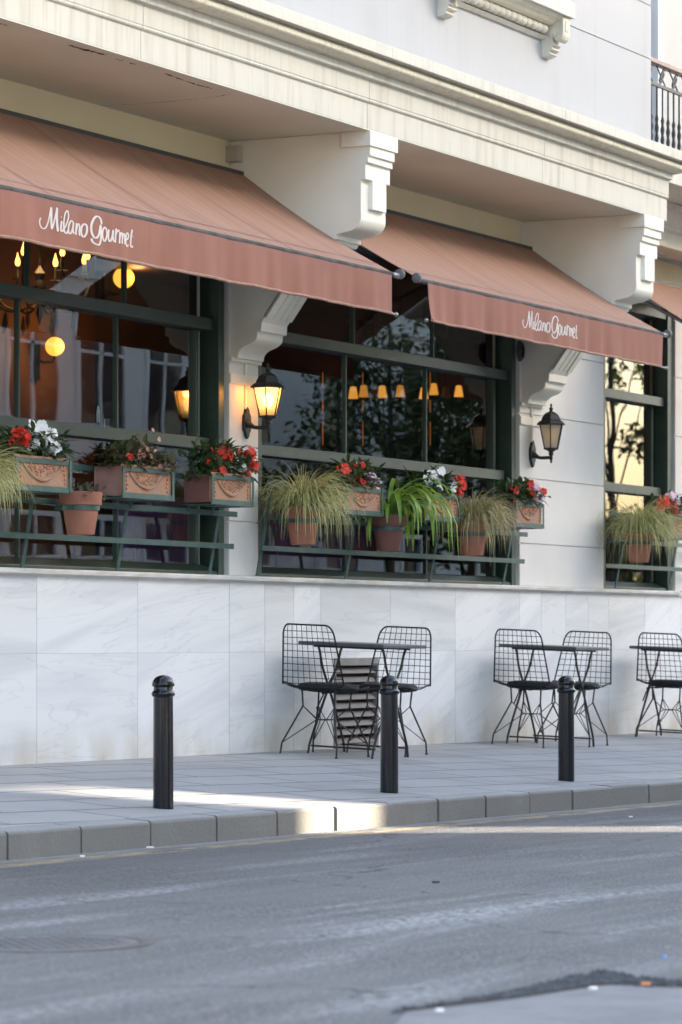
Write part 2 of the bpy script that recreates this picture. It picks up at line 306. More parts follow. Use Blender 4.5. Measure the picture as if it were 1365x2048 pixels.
# kerb of separate stones with dark joints
kx = [XY(x, KY)[0] for x in (15, 163, 303, 436, 557, 672, 778, 878, 972, 1060, 1145, 1225, 1300)]
xs = [kx[0]-.8*i for i in range(22, 0, -1)]+kx+[kx[-1]+.85*i for i in range(1, 70)]
b = MB(); r = random.Random(3)
for a, c in zip(xs[:-1], xs[1:]):
    a2, c2 = a+.009, c-.009; dz = r.uniform(-.004, .004); dy = r.uniform(-.006, .006)
    pr = [(KY+.15, -.35), (KY+dy, -.35), (KY+dy, -.014), (KY+dy+.004, -.005), (KY+dy+.012, 0), (KY+.15, 0)]
    kt = lambda X, y, z: pave(X, max(KY, y) if z > -.01 else KY)+z+(dz if y < KY+.1 else 0)
    v = [(a2, y, kt(a2, y, z)) for y, z in pr]+[(c2, y, kt(c2, y, z)) for y, z in pr]; n = 6
    b.add(v, [tuple(range(n)), tuple(range(2*n-1, n-1, -1))]+[(i, n+i, n+(i+1) % n, (i+1) % n) for i in range(n)])
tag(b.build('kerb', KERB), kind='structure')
b = MB(); b.add([(XA, KY+.02, pave(XA, KY)-.012), (XB, KY+.02, pave(XB, KY)-.012), (XB, KY+.14, pave(XB, KY)-.012), (XA, KY+.14, pave(XA, KY)-.012),
                 (XA, KY+.02, pave(XA, KY)-.4), (XB, KY+.02, pave(XB, KY)-.4)], [(0, 1, 2, 3), (0, 4, 5, 1)])
tag(b.build('kerb_bed', CRACK), kind='structure')
# concrete patch at the near edge of the road with a crumbled asphalt lip
q = [PG(x, y, road) for x, y in ((812, 2026), (1020, 2001), (1215, 1973), (1300, 1976), (1480, 1980), (1700, 2300), (600, 2300))]
b = MB(); b.add([(p.x, p.y, road(p.x, p.y)+.004) for p in q], [tuple(range(len(q)-1, -1, -1))]); tag(b.build('concrete_patch', CONC), kind='structure')
b = MB(); r = random.Random(5)
edge = crom(q[:5], 14)
for i, p in enumerate(edge):
    wd = .04+.30*math.exp(-((i-32)/15)**2)
    for k in range(46 if i > 8 else 10):
        s_ = r.uniform(.006, .026); o = Vector((r.uniform(-.05, .05), r.uniform(0, wd), 0)); c = p+Vector((o.x*.5+o.y*.87*1, o.y*.5+.012, 0)); z = road(c.x, c.y)
        v = [c+Vector((s_*math.cos(t)*r.uniform(.6, 1.2), s_*math.sin(t)*r.uniform(.6, 1.2), 0)) for t in (0, 1.3, 2.5, 3.8, 5)]
        b.add([(a.x, a.y, z-.004) for a in v]+[(c.x, c.y, z+s_*.55)], [(0, 1, 5), (1, 2, 5), (2, 3, 5), (3, 4, 5), (4, 0, 5)])
tag(b.build('asphalt_crumbs', mat('crumb_asphalt', (.03, .031, .035), (.09, .092, .10), 30, rough=.9)), kind='stuff')
b = MB(); b.tube([Vector((p.x, p.y, road(p.x, p.y)+.003)) for p in edge], .007, 5); tag(b.build('patch_edge_gap', CRACK), kind='structure')
# ================================================================ the building
BX0 = -6.0
bld = empty('restaurant_building', (18, 0, 0), label='cream and white restaurant building with a marble base, deep cornice and green framed windows', cat='building')
def bm(): return MB((18, 0, 0))
XP1, XP1b = XY(459, 0)[0], XY(517, 0)[0]      # pier between the first two windows
XP2, XP2b = XY(1040, 0)[0], XY(1208, 0)[0]    # broad pier
XW3 = XY(1351, 0)[0]
ZS = 1.158                                     # top of the sill
# marble base of slabs
zj = P(460, 1304.5, 0).z; ztop = ZS-.045; YB = 0
sx = [BX0]+[XY(x, YB)[0] for x in (-900, -640, -400, -190, 74, 276, 459, 530, 588, 642, 781, 911, 1040, 1083, 1132, 1177, 1218, 1290, 1362, 1440, 1520)]+[30, 31.2, 32.5, 34, 36, 38, 40, 42]
sx = sorted(sx); bb = bm(); gg = .0021
vx0, vx1 = XY(668, 0)[0], XY(756, 0)[0]; vz0, vz1 = P(700, 1497, 0).z, P(700, 1316, 0).z
for a, c in zip(sx[:-1], sx[1:]):
    for z0, z1 in ((-.5, zj-.0007), (zj+.0007, ztop)):
        if z0 < 0 and a < vx1 and c > vx0:     # slabs cut round the vent
            for (u0, u1, w0, w1) in ((a, min(c, vx0), z0, z1), (max(a, vx1), c, z0, z1), (max(a, vx0), min(c, vx1), vz1, z1), (max(a, vx0), min(c, vx1), z0, vz0)):
                if u1-u0 > .01 and w1-w0 > .004: bb.box(u0+gg, u1-gg, YB, YB+.03, w0, w1)
        else: bb.box(a+gg, c-gg, YB, YB+.03, z0, z1)
bb.build('marble_base', MARBLE, bld)
bb = bm(); bb.box(BX0, vx0, YB+.022, .26, -.6, ztop); bb.box(vx1, 42, YB+.022, .26, -.6, ztop); bb.box(vx0, vx1, .12, .26, -.6, ztop); bb.build('base_wall', mat('joint_grout', (.22, .21, .20), rough=.9), bld)
# vent
bb = bm(); t = .022
bb.box(vx0, vx0+t, -.008, .03, vz0, vz1).box(vx1-t, vx1, -.008, .03, vz0, vz1).box(vx0+t, vx1-t, -.008, .03, vz1-.05, vz1).box(vx0+t, vx1-t, -.008, .03, vz0, vz0+.03)
vg = bb.build('vent_grille', mat('vent_paint', (.24, .215, .20), (.19, .17, .16), 8, rough=.6, bump=.1), bld)
bb = bm(); nl = 9; hh = (vz1-.05-vz0-.03)/nl
for i in range(nl):
    bb = bm(); z = vz0+.03+hh*(i+.5); bb.prism([(.0, z-hh*.40), (.006, z-hh*.44), (.045, z+hh*.18), (.039, z+hh*.22)], vx0+t, vx1-t); bb.build('louvre', vg.data.materials[0], vg)
bm().box(vx0+.005, vx1-.005, .075, .085, vz0, vz1).build('vent_back', CRACK, vg)
# sill moulding
bb = bm(); bb.prism([(.30, ztop), (-.012, ztop), (-.012, ztop+.006), (-.042, ztop+.014), (-.045, ztop+.034), (-.036, ztop+.043), (.30, ZS)], BX0, XY(1362, -.04)[0]); bb.build('sill', SILL, bld, bevel=.002)
bm().box(XY(1362, -.04)[0], 42, -.018, .30, ztop, ZS-.006).build('sill', SILL, bld)
# piers with scored joints
def pier(x0, x1, zs, y0=0.0):
    b = bm(); g2 = .0035; zz = [ZS]+zs+[3.92]
    for i in range(len(zz)-1): b.box(x0, x1, y0, .25, zz[i]+(g2 if i else 0), zz[i+1]-g2)
    b.box(x0+.004, x1-.004, y0+.012, .24, ZS, 3.915)
    return b.build('pier', WALLP, bld, bevel=.003, seg=1)
GZ = [P(1208, y, 0).z for y in (1097, 973, 851, 727)]
pier(XP1, XP1b, [P(490, 1044, 0).z, P(490, 894, 0).z])
pier(XP2, XP2b, GZ+[GZ[3]+.48]); pier(XW3, 42, GZ+[GZ[3]+.48]); pier(11.9, 13.0, GZ)
# pier head ledges under the brackets
for x0, x1 in ((XP1, XP1b), (XP2, XP2+.39)):
    zt = P(480, 716, 0).z
    b = bm(); b.box(x0-.008, x1+.012, -.022, 0, zt-.030, zt).box(x0-.002, x1+.004, -.012, 0, zt-.17, zt-.105); b.build('pier_head', BRK, bld, bevel=.004)
# lintel band over the windows, soffit and cornice
ZSOF = 3.91
for x0, x1 in ((BX0, XP1), (XP1b, XP2), (XP2b, XW3)):
    bm().box(x0, x1, 0, .25, 3.52, ZSOF+.02).build('lintel', BAND, bld)
XE = 22.86
def corn(x0, x1, dy=0, m=CORN, name='cornice'):
    z = lambda y, Y: P(755, y, Y).z
    A, B_, C_, D_ = z(268, -1.), z(209, -1.), z(163, -1.015), z(147, -1.04)
    pr = [(-.55, ZSOF), (-1.0, ZSOF), (-1.0, B_-.012), (-1.012, B_-.006), (-1.018, B_+.004), (-1.010, B_+.012), (-1.016, B_+.016), (-1.016, C_-.012), (-1.045, C_-.004), (-1.045, D_)]
    b = bm(); b.prism([(y+dy, q) for y, q in pr+[(-.55, D_)]], x0+.0018, x1-.0018); b.build(name, m, bld, bevel=.003, seg=1)
    T0, T1 = z(103, -1.2), z(79, -1.2)
    cv = [(-1.05+dy, D_+.001)]
    for k in range(15):                      # ovolo of the crown with a hollow under the lip
        a = k/14; y = -1.05-(.085*math.sqrt(max(0, 1-(1-min(1, a/.45))**2)) if a < .75 else .085-.02*math.sin((a-.75)/.25*math.pi/2)); cv.append((y+dy, D_+.004+(T0-D_-.006)*a))
    b = bm(); b.prism(cv+[(-.55+dy, T0), (-.55+dy, D_+.001)], x0+.0015, x1+(.06 if x1 > 22.8 else -.0015)); b.build('crown_moulding', CORN2, bld, smooth=True)
    b = bm(); b.box(x0, x1+(.10 if x1 > 22.8 else 0), -1.175+dy, -.5+dy, T0, T1); b.build('crown_lip', CORN, bld, bevel=.004)
    return T1
jx = [XY(x, -1.0)[0] for x in (282, 735, 1085)]
segs = [BX0, jx[0]-2*(jx[1]-jx[0]), jx[0]-(jx[1]-jx[0])]+jx+[XE]
for a, c in zip(segs[:-1], segs[1:]): ZT = corn(a, c)
bm().box(BX0, XE-.002, -.995, -.54, ZSOF+.006, ZT-.01).build('cornice_core', CORN, bld)
# soffit panels between the brackets
XB1, XB2 = 17.95, 22.42
bm().box(BX0, XE-.004, -.982, .0, ZSOF-.002, ZSOF+.05).build('soffit', SOF, bld)
bm().box(BX0, XE-.006, -.998, -.90, ZSOF-.006, ZSOF+.0015).build('soffit_border', SOF, bld)
# flaking cracks in the soffit paint
def crack(pts, wd, seed):
    r = random.Random(seed); b = bm(); pts = crom(pts, 10); L_, R_ = [], []
    for i, p in enumerate(pts):
        d = (pts[min(i+1, len(pts)-1)]-pts[max(0, i-1)]).normalized(); n = Vector((-d.y, d.x, 0)); ww = wd*abs(r.gauss(.6, .6))+.0006
        j = n*r.uniform(-.006, .006); L_.append(p+j+n*ww); R_.append(p+j-n*ww)
    n = len(pts); b.add([(a.x, a.y, a.z) for a in L_+R_], [(i, i+1, n+i+1, n+i) for i in range(n-1)]); b.build('crack', CRACK, bld)
def sp_(x, y):                     # photo pixel -> point on the soffit
    z = (ZSOF-.008-ZC)*F/(HY-y); return Vector((z*(CP+(x-CX)/F*SP), -DW+z*(SP-(x-CX)/F*CP), ZSOF-.008))
crack([sp_(140, 91), sp_(175, 101), sp_(210, 110)], .011, 1); crack([sp_(232, 118), sp_(245, 122)], .007, 2); crack([sp_(260, 126), sp_(272, 129)], .010, 3)
crack([sp_(0, 47), sp_(16, 51)], .006, 4); crack([sp_(200, 212), sp_(270, 208), sp_(350, 202), sp_(420, 195), sp_(462, 188)], .0025, 5); crack([sp_(330, 147), sp_(390, 168), sp_(425, 177)], .006, 6)
# brackets
def bracket(x0, wd=.34):
    Q = lambda x, y: (lambda v: (v.y, v.z))(PX(x, y, XB1))
    yw = .0; side = [(yw, ZSOF-.003), (-.985, ZSOF-.003)]
    zb = Q(725, 293)[1]
    front = [Q(741, 296), Q(741, 311), Q(736.7, 313), Q(736.7, 325), Q(731.4, 327)]
    pr = [(yw, ZSOF-.003), (Q(741, 270)[0], ZSOF-.003), (Q(741, 270)[0], Q(741, 311)[1]), (Q(736.7, 313)[0], Q(736.7, 312)[1]), (Q(736.7, 325)[0], Q(736.7, 325)[1]),
          (Q(731.4, 325)[0], Q(731.4, 325.5)[1]), Q(731.4, 358), Q(722.6, 358.5)]
    curve = crom([Vector((*Q(722.6, 420), 0)), Vector((*Q(722, 440), 0)), Vector((*Q(714, 454), 0)), Vector((*Q(701, 461.5), 0)), Vector((*Q(672.5, 468.5), 0))], 6)
    pr += [(p.x, p.y) for p in curve]+[Q(673, 478), Q(668, 480), Q(664, 487), Q(655, 489), Q(622, 489), Q(524, 644), Q(523, 662), Q(515, 664.5)]
    c2 = crom([Vector((*Q(x, y), 0)) for x, y in ((515, 668), (513, 678), (503, 687), (488, 694), (479, 703), (476, 716))], 5)
    pr += [(p.x, p.y) for p in c2]+[(yw, Q(476, 716)[1])]
    root = bm().prism(pr, x0, x0+wd).build('bracket', BRK, bld, smooth=False, bevel=.003, seg=1)
    # capping blocks and the raised tongue on the front
    a = .022; b = bm(); ya = Q(741, 296)[0]
    b.box(x0-a, x0+wd+a, ya-.012, -.80, Q(725, 293)[1], ZSOF-.004); b.build('bracket_cap', BRK, root, bevel=.003)
    b = bm(); ya = Q(731.4, 340)[0]; b.box(x0+wd*.30, x0+wd*.86, ya+.0015, Q(722.6, 400)[0]+.02, Q(731, 415)[1], Q(731, 357)[1]); b.build('bracket_tongue', BRK, root, bevel=.003)
    # frame round the sunk panel on the sloping part
    p0, p1 = Vector((0, *Q(622, 489))), Vector((0, *Q(530, 634))); d = (p1-p0).normalized(); nn = Vector((0, -d.z, d.y)); nn = nn if nn.y < 0 else -nn; b = bm()
    for u0, u1 in ((0.0, .07), (.11, .14), (wd-.14, wd-.11), (wd-.07, wd)):
        for_h = .012 if u0 in (0., wd-.07) else .006; q0, q1 = p0, p1
        v = [Vector((x0+u, 0, 0))+q+nn*h for u in (u0, u1) for q in (q0, q1) for h in (-.01, for_h)]
        b.add(v, [(0, 1, 3, 2), (4, 6, 7, 5), (1, 5, 7, 3), (0, 2, 6, 4), (0, 4, 5, 1), (2, 3, 7, 6)])
    b.build('bracket_panel_frame', BRK, root)
bracket(XB1); bracket(XB2)
# upper wall with scored joints, right end, side bay with balcony
YU = -.87
uz = [P(1165, 61.5, YU).z, P(1276, 0, YU).z+0.0]
b = bm(); zz = [ZT-.05, uz[0], uz[1], uz[1]+.55, 9]; g2 = .004
for i in range(4): b.box(BX0, XE, YU, YU+.25, zz[i]+g2*(i > 0), zz[i+1]-g2)
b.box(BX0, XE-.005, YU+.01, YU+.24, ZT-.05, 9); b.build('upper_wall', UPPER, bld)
bm().box(BX0, XE, YU+.25, 6, 8.9, 9).build('roof', CONC, bld)
# corbelled window ledge on the upper wall
LD = .19; lx0, lx1 = XY(875, YU-.1)[0], XY(1151, YU-LD)[0]; zl = P(1151, 38, YU-LD).z
led = bm().box(lx0, lx1, YU-LD, YU+.0, zl, zl+.11).build('window_ledge', CORN, bld, bevel=.004)
b = bm(); b.prism([(YU, zl-.001), (YU-.16, zl-.001), (YU-.15, zl-.018), (YU-.12, zl-.03), (YU-.10, zl-.05), (YU-.07, zl-.06), (YU, zl-.06)], lx0+.04, lx1-.06); b.build('ledge_moulding', CORN2, led)
b = bm(); x = lx0+.1; r_ = .033
while x < lx1-.22: b.tube([(x, YU-.04, zl-.093), (x+.02, YU-.042, zl-.093), (x+.055, YU-.042, zl-.093), (x+.075, YU-.04, zl-.093)], [r_*.72, r_, r_, r_*.72], 12); x += .088
b.build('bead_row', CORN, led, smooth=True)
bm().prism([(YU, zl-.13), (YU-.03, zl-.13), (YU-.045, zl-.138), (YU-.02, zl-.158), (YU, zl-.158)], lx0+.04, lx1-.06).build('ledge_fillet', CORN, led)
for cx in (XY(897, YU-.08)[0], lx1-.155):
    b = bm(); pr = [(YU, zl-.001), (YU-.165, zl-.001), (YU-.165, zl-.09)]
    pr += [(YU-.125+.04*math.cos(math.pi-t), zl-.115-.04*math.sin(t)*1.5) for t in [math.pi*k/8 for k in range(9)]]
    pr += [(YU-.085, zl-.185), (YU-.10, zl-.20), (YU-.075, zl-.21), (YU-.088, zl-.228), (YU-.055, zl-.24), (YU-.068, zl-.258), (YU-.035, zl-.272), (YU, zl-.276)]
    cb = b.prism(pr, cx, cx+.12).build('corbel', CORN, led, bevel=.004)
    b = bm(); b.prism([(YU-.163, zl-.02), (YU-.172, zl-.03), (YU-.172, zl-.10), (YU-.163, zl-.11)], cx+.04, cx+.08); b.build('corbel_tongue', CORN2, cb)
    b = bm(); b.tube([(cx-.010, YU-.095, zl-.11), (cx+.130, YU-.095, zl-.11)], .035, 14); b.tube([(cx-.016, YU-.095, zl-.11), (cx+.136, YU-.095, zl-.11)], .016, 10); b.build('corbel_scroll', CORN, cb, smooth=True)
# set-back bay to the right: wall, downpipe, smaller cornice, balcony
YR = -.42
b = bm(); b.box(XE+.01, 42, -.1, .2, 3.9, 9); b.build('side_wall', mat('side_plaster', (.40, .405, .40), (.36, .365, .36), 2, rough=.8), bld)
b = bm(); b.box(XY(1328, -.2)[0]-.12, XY(1328, -.2)[0], -.2, -.10, 3.9, 9); b.build('corner_strip', mat('corner_white', (.50, .53, .58), rough=.6), bld)
pr = [(0, 3.915), (-.36, 3.915), (-.36, 4.03), (-.40, 4.05), (-.40, 4.075)]+[(-.41-.06*(1-math.cos(math.pi*k/6))/2, 4.08+.10*k/6) for k in range(7)]+[(-.50, 4.19), (-.50, 4.235), (0, 4.235)]
bm().prism(pr, XE+.003, 42).build('side_cornice', CORN, bld, bevel=.003)
bm().prism([(0, 3.53), (-.03, 3.53), (-.05, 3.55), (-.05, 3.60), (-.02, 3.62), (0, 3.62)], XE+.003, 42).build('side_moulding', CORN, bld)
bm().box(XP2+.39, 42, -.014, .0, 3.63, 3.912).build('side_frieze', mat('frieze_yellow', (.62, .50, .30), (.56, .45, .27), 2, rough=.8), bld)
bm().box(XE+.2, 42, -.9, -.1, 4.24, 4.36).build('balcony_slab', CORN, bld, bevel=.005)
YRL = -.80
ra = P(1365, 147, YRL).z
bal = bm().box(XE+.0, 30, YRL-.035, YRL+.035, ra-.02, ra+.015).build('balcony_railing', mat('brown_rail', (.20, .09, .055), (.14, .06, .04), 10, rough=.4), bld, bevel=.004)
b = bm(); zb0, zb1 = 4.42, ra-.17; b.box(XE, 30, YRL-.012, YRL+.012, zb1-.012, zb1+.012).build('rail', IRON, bal); bm().box(XE, 30, YRL-.012, YRL+.012, zb0-.01, zb0+.01).build('rail', IRON, bal)
x = XE+.06
while x < 28: 
    b = bm(); b.tube([(x, YRL, zb0-.12), (x, YRL, zb1)], .0075, 6)
    b.lathe([(.008, .08), (.016, .10), (.011, .13), (.017, .16), (.010, .20), (.018, .24), (.010, .28), (.016, .31), (.008, .34)], (x, YRL, zb0), 8); x += .115; b.build('baluster', IRON, bal, smooth=True)
b = bm(); x = XE+.02; h = ra-.02-zb1
while x < 27:
    zc = zb1+h/2
    for s in (1, -1):
        pts = [(x+.11+s*(.02+.10*(1-k/14))*math.cos(k*.5)*.55, YRL, zc+s*.9*(.01+.07*(1-k/14))*math.sin(k*.5+1)) for k in range(15)]; b.tube(pts, .008, 5)
    b.tube([(x+.2, YRL, zb1), (x+.0, YRL, ra-.02)], .007, 5); x += .26
b.build('scrollwork', IRON, bal, smooth=True)
# small fittings on the wall
bx = P(467, 300, -.03); b = bm(); b.box(bx.x-.05, bx.x+.07, -.09, .0, bx.z-.08, bx.z+.02); b.build('junction_box', mat('box_grey', (.42, .39, .33), rough=.6), bld, bevel=.008)
# ================================================================ windows
def window(x0, x1, low, up, jr=.16, jl=.085, first=False):
    y0, y1 = .02, .16; Z0, Z1, Z2, Z3, Z4, ZH = ZS, 1.225, 1.946, 2.02, 2.70, 2.775; HD = 3.52
    fr = bm(); fr.box(x0, x0+jl, y0, y1, Z0, HD).box(x1-jr+.06, x1-.03, y0, y1, Z0, HD).box(x0+jl, x1-jr+.06, y0+.01, y1, HD-.09, HD)
    fr.box(x0+jl, x1-jr+.06, y0+.03, y1, ZH-.075, ZH).box(x0+jl, x1-jr+.02, y0+.045, y1, Z2, Z3)
    fr.prism([(y0+.01, Z0+.001), (y0+.01, Z0+.02), (y1-.02, Z1), (y1, Z1), (y1, Z0+.001)], x0+jl, x1-jr+.06)
    f = fr.build('window', GREEN, bld, bevel=.004, seg=2)
    # inner sash stile and dark channel beside it
    bm().box(x1-jr-.07, x1-jr-.035, y1-.05, y1+.01, Z3, ZH-.075).build('sash_stile', GREEN, f, bevel=.003)
    bm().box(x1-jr-.07, x1-jr-.035, y1-.05, y1+.01, Z1, Z2).build('sash_stile', GREEN, f, bevel=.003)
    bm().box(x1-jr-.035, x1-jr+.06, y1+.02, y1+.03, Z0, HD).build('channel', CRACK, f)
    bm().box(x1-.03, x1, y0+.035, y1, Z0, HD).build('reveal_strip', mat('reveal_grey', (.20, .22, .23), rough=.5), f)
    yg = y1-.03
    def row(z0, z1, ms, bar=.0075):
        ed = [x0+jl]+ms+[x1-jr]
        for a, c in zip(ed[:-1], ed[1:]):
            bm().add([(a, yg, z0), (c-.002, yg, z0), (c-.002, yg, z1), (a, yg, z1)], [(0, 1, 2, 3)]).build('pane', GLASS, f)
        if ms:
            for m_ in ms: bm().box(m_-bar, m_+bar, yg-.014, yg+.02, z0, z1).build('glazing_bar', GREEN, f)
    row(ZH, HD-.09, up); row(Z3, ZH-.075, low); row(Z1, Z2, low)
    return f
YG = .12
window(12.99, XP1, [XY(x, YG)[0] for x in (38, 235)], [XY(x, YG)[0] for x in (58, 252)])
window(XP1b, XP2, [XY(x, YG)[0] for x in (692, 853)], [XY(x, YG)[0] for x in (708, 867)])
window(XP2b, XW3, [], [], jr=.18)
# ================================================================ the dining room behind the glass
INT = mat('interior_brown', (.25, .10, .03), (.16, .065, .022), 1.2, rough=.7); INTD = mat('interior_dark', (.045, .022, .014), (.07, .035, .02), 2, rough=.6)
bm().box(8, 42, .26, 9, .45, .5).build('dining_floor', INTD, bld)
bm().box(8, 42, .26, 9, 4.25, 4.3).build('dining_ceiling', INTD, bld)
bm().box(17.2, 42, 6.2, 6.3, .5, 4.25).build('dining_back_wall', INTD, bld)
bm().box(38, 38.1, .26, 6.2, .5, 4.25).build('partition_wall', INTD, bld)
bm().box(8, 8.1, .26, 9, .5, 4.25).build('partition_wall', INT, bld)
# ================================================================ awnings
BALL = mat('bar_end_grey', (.16, .15, .145), (.11, .10, .10), 14, rough=.65)
DARKBAR = mat('bar_dark', (.06, .052, .05), (.10, .09, .085), 10, rough=.8, spec=.2)
YF, ZF, YT_, ZTOPA = -1.15, 3.017, -.08, 3.70
def awning(x0, x1, label, seed, vl=0.0, vr=0.0, text=None, ballL=True):
    r = random.Random(seed); o = (x0, 0, 3.0); root = empty('awning', o, label=label, cat='awning', group='terracotta awnings over the windows')
    b = MB(o); nx, ny = max(8, int((x1-x0)*8)), 14; 
    for side in (0, 1):
        base = len(b.v)
        for i in range(nx+1):
            for j in range(ny+1):
                u, t = i/nx, j/ny; X = x0+(x1-x0)*u; Y = YT_+(YF-YT_)*t; Z = ZTOPA+(ZF-ZTOPA)*t-.030*math.sin(math.pi*t)+.004*math.sin(X*9+t*2)*math.sin(math.pi*t)
                b.v.append(Vector((X, Y, Z-side*.004))-b.o)
        for i in range(nx):
            for j in range(ny):
                q = [base+i*(ny+1)+j, base+(i+1)*(ny+1)+j, base+(i+1)*(ny+1)+j+1, base+i*(ny+1)+j+1]; b.f.append(tuple(q if side else q[::-1]))
    b.build('canopy', CLOTH, root, smooth=True)
    nsm = max(1, int(round((x1-x0)/1.2))); SEAM = mat('cloth_seam', (.20, .10, .07), rough=.9)
    for si in range(1, nsm):                  # stitched seams between the cloth widths
        b = MB(o); xs_ = x0+(x1-x0)*si/nsm+r.uniform(-.05, .05); pts = []
        for j in range(15):
            t = j/14; pts.append((YT_+(YF-YT_)*t, ZTOPA+(ZF-ZTOPA)*t-.030*math.sin(math.pi*t)+.004*math.sin(xs_*9+t*2)*math.sin(math.pi*t)+.0025))
        b.add([(xs_-.005, y, z) for y, z in pts]+[(xs_+.005, y, z) for y, z in pts], [(j, 15+j, 16+j, j+1) for j in range(14)]); b.build('seam', SEAM, root)
    v0, v1 = x0+vl, x1-vr; H = .235; n = int((v1-v0)*40); b = MB((x0, 0, ZF)); rows = 9
    ph = [r.uniform(0, 6) for _ in range(4)]
    def wav(X, t):
        return (.007*math.sin(X*8+ph[0]+math.sin(X*2.3))+.005*math.sin(X*19+ph[1]+2*math.sin(X*3))+.0018*math.sin(X*41+ph[2]))*(.25+t*1.0)+.02*t*t*max(0, 1-abs(X-v0)*3)
    def vy(X, t): return YF-.012-wav(X, t)*1.0
    for side in (0, 1):
        base = len(b.v)
        for i in range(n+1):
            for j in range(rows+1):
                X = v0+(v1-v0)*i/n; t = j/rows; b.v.append(Vector((X, vy(X, t)+side*.003, ZF-.02-H*t))-b.o)
        for i in range(n):
            for j in range(rows):
                q = [base+i*(rows+1)+j, base+i*(rows+1)+j+1, base+(i+1)*(rows+1)+j+1, base+(i+1)*(rows+1)+j]; b.f.append(tuple(q[::-1] if side else q))
    val = b.build('valance', VALC, root, smooth=True); val.location = (0, 0, ZF-3.0)
    b = MB((x0, 0, ZF)); b.tube([(v0+(v1-v0)*i/n, vy(v0+(v1-v0)*i/n, 1)-.002, ZF-.02-H) for i in range(0, n+1, 2)], .009, 8); b.build('hem', CLOTH, val, smooth=True)
    b = MB((x0, 0, ZF)); xe = v1+.06; b.tube([(v1-.02, YF-.01, ZF-.022-H), (xe, YF-.01, ZF-.022-H)], .006, 8); b.lathe([(.002, -.016), (.013, -.008), (.016, 0), (.013, .008), (.002, .016)], (xe, YF-.01, ZF-.022-H), 12)
    if vl: b.lathe([(.002, -.016), (.013, -.008), (.016, 0), (.013, .008), (.002, .016)], (v0-.02, YF-.01, ZF-.022-H), 12)
    b.build('hem_rod', ALU, val, smooth=True)
    b = MB(o); b.tube([(x0-.02, YF+.004, ZF-.012), (x1+.0, YF+.004, ZF-.012)], .017, 14); b.build('front_bar', DARKBAR, root, smooth=True); b = MB(o); b.tube([(x1-.01, YF+.004, ZF-.012), (x1+.10, YF+.004, ZF-.012)], .017, 14); b.build('bar_tail', ALU, root, smooth=True)
    b = MB(o); zz = lambda t: ZTOPA+(ZF-ZTOPA)*t-.030*math.sin(math.pi*t)+.0025; yy = lambda t: YT_+(YF-YT_)*t
    b.add([(x0, yy(.90), zz(.90)), (x1, yy(.90), zz(.90)), (x1, yy(.907), zz(.907)), (x0, yy(.907), zz(.907))], [(0, 1, 2, 3)]); b.build('stitched_hem', mat('stitch', (.25, .12, .09), rough=.9), root)
    for xx in ((x1+.10,) if not ballL else (x0-.03, x1+.10)):
        b = MB(o); b.tube([(xx-.02, YF, ZF), (xx-.012, YF, ZF), (xx+.012, YF, ZF), (xx+.02, YF, ZF)], [.022, .032, .032, .022], 14); b.build('bar_end', BALL, root, smooth=True)
    b = MB(o); b.box(x0, x1, -.10, -.015, ZTOPA-.05, ZTOPA+.012); b.build('cassette', mat('cassette_dark', (.05, .048, .045), rough=.5), root, bevel=.006)
    for xx in (x0+.25, x1-.25):               # folding arms under the cloth
        b = MB(o); m_ = Vector((xx+(.35 if xx < (x0+x1)/2 else -.35), -.62, ZF+.22)); b.tube([(xx, -.06, ZTOPA-.12), m_], .016, 8); b.tube([m_, (xx, YF+.02, ZF-.0)], .014, 8); b.build('folding_arm', ALU, root, smooth=True)
    if text is not None:
        b = MB((x0, 0, ZF)); S = 5.6875; k = 3.75; dx = text
        def q(p): 
            v = P(60+p[0]/S, 390+p[1]/S, YF-.02); return Vector((v.x+dx, 0, v.z))
        for st in LETTERS:
            wd = st[0]; pts = crom([q(p) for p in st[1]], 7) if len(st[1]) > 2 else [q(p) for p in st[1]]
            L_, R_ = [], []; nn = len(pts)
            for i, p in enumerate(pts):
                d = pts[min(i+1, nn-1)]-pts[max(i-1, 0)]; d = Vector((d.x, 0, d.z))
                if d.length < 1e-7: d = Vector((0, 0, 1))
                d.normalize(); nrm = Vector((-d.z, 0, d.x)); thick = abs(d.z)*.75+.35
                wv = wd*thick*(.65 if i in (0, nn-1) else 1)
                for lst, s in ((L_, 1), (R_, -1)):
                    a = p+nrm*wv*s; t = max(0, min(1, (ZF-.02-a.z)/H)); lst.append(Vector((a.x, vy(a.x, t)-.0025, a.z)))
            base = len(b.v); b.v += [a-b.o for a in L_+R_]; b.f += [(base+i, base+i+1, base+nn+i+1, base+nn+i) for i in range(nn-1)]
        b.build('lettering', TEXTM, val)
    return root
wA, wB = .0086, .0060
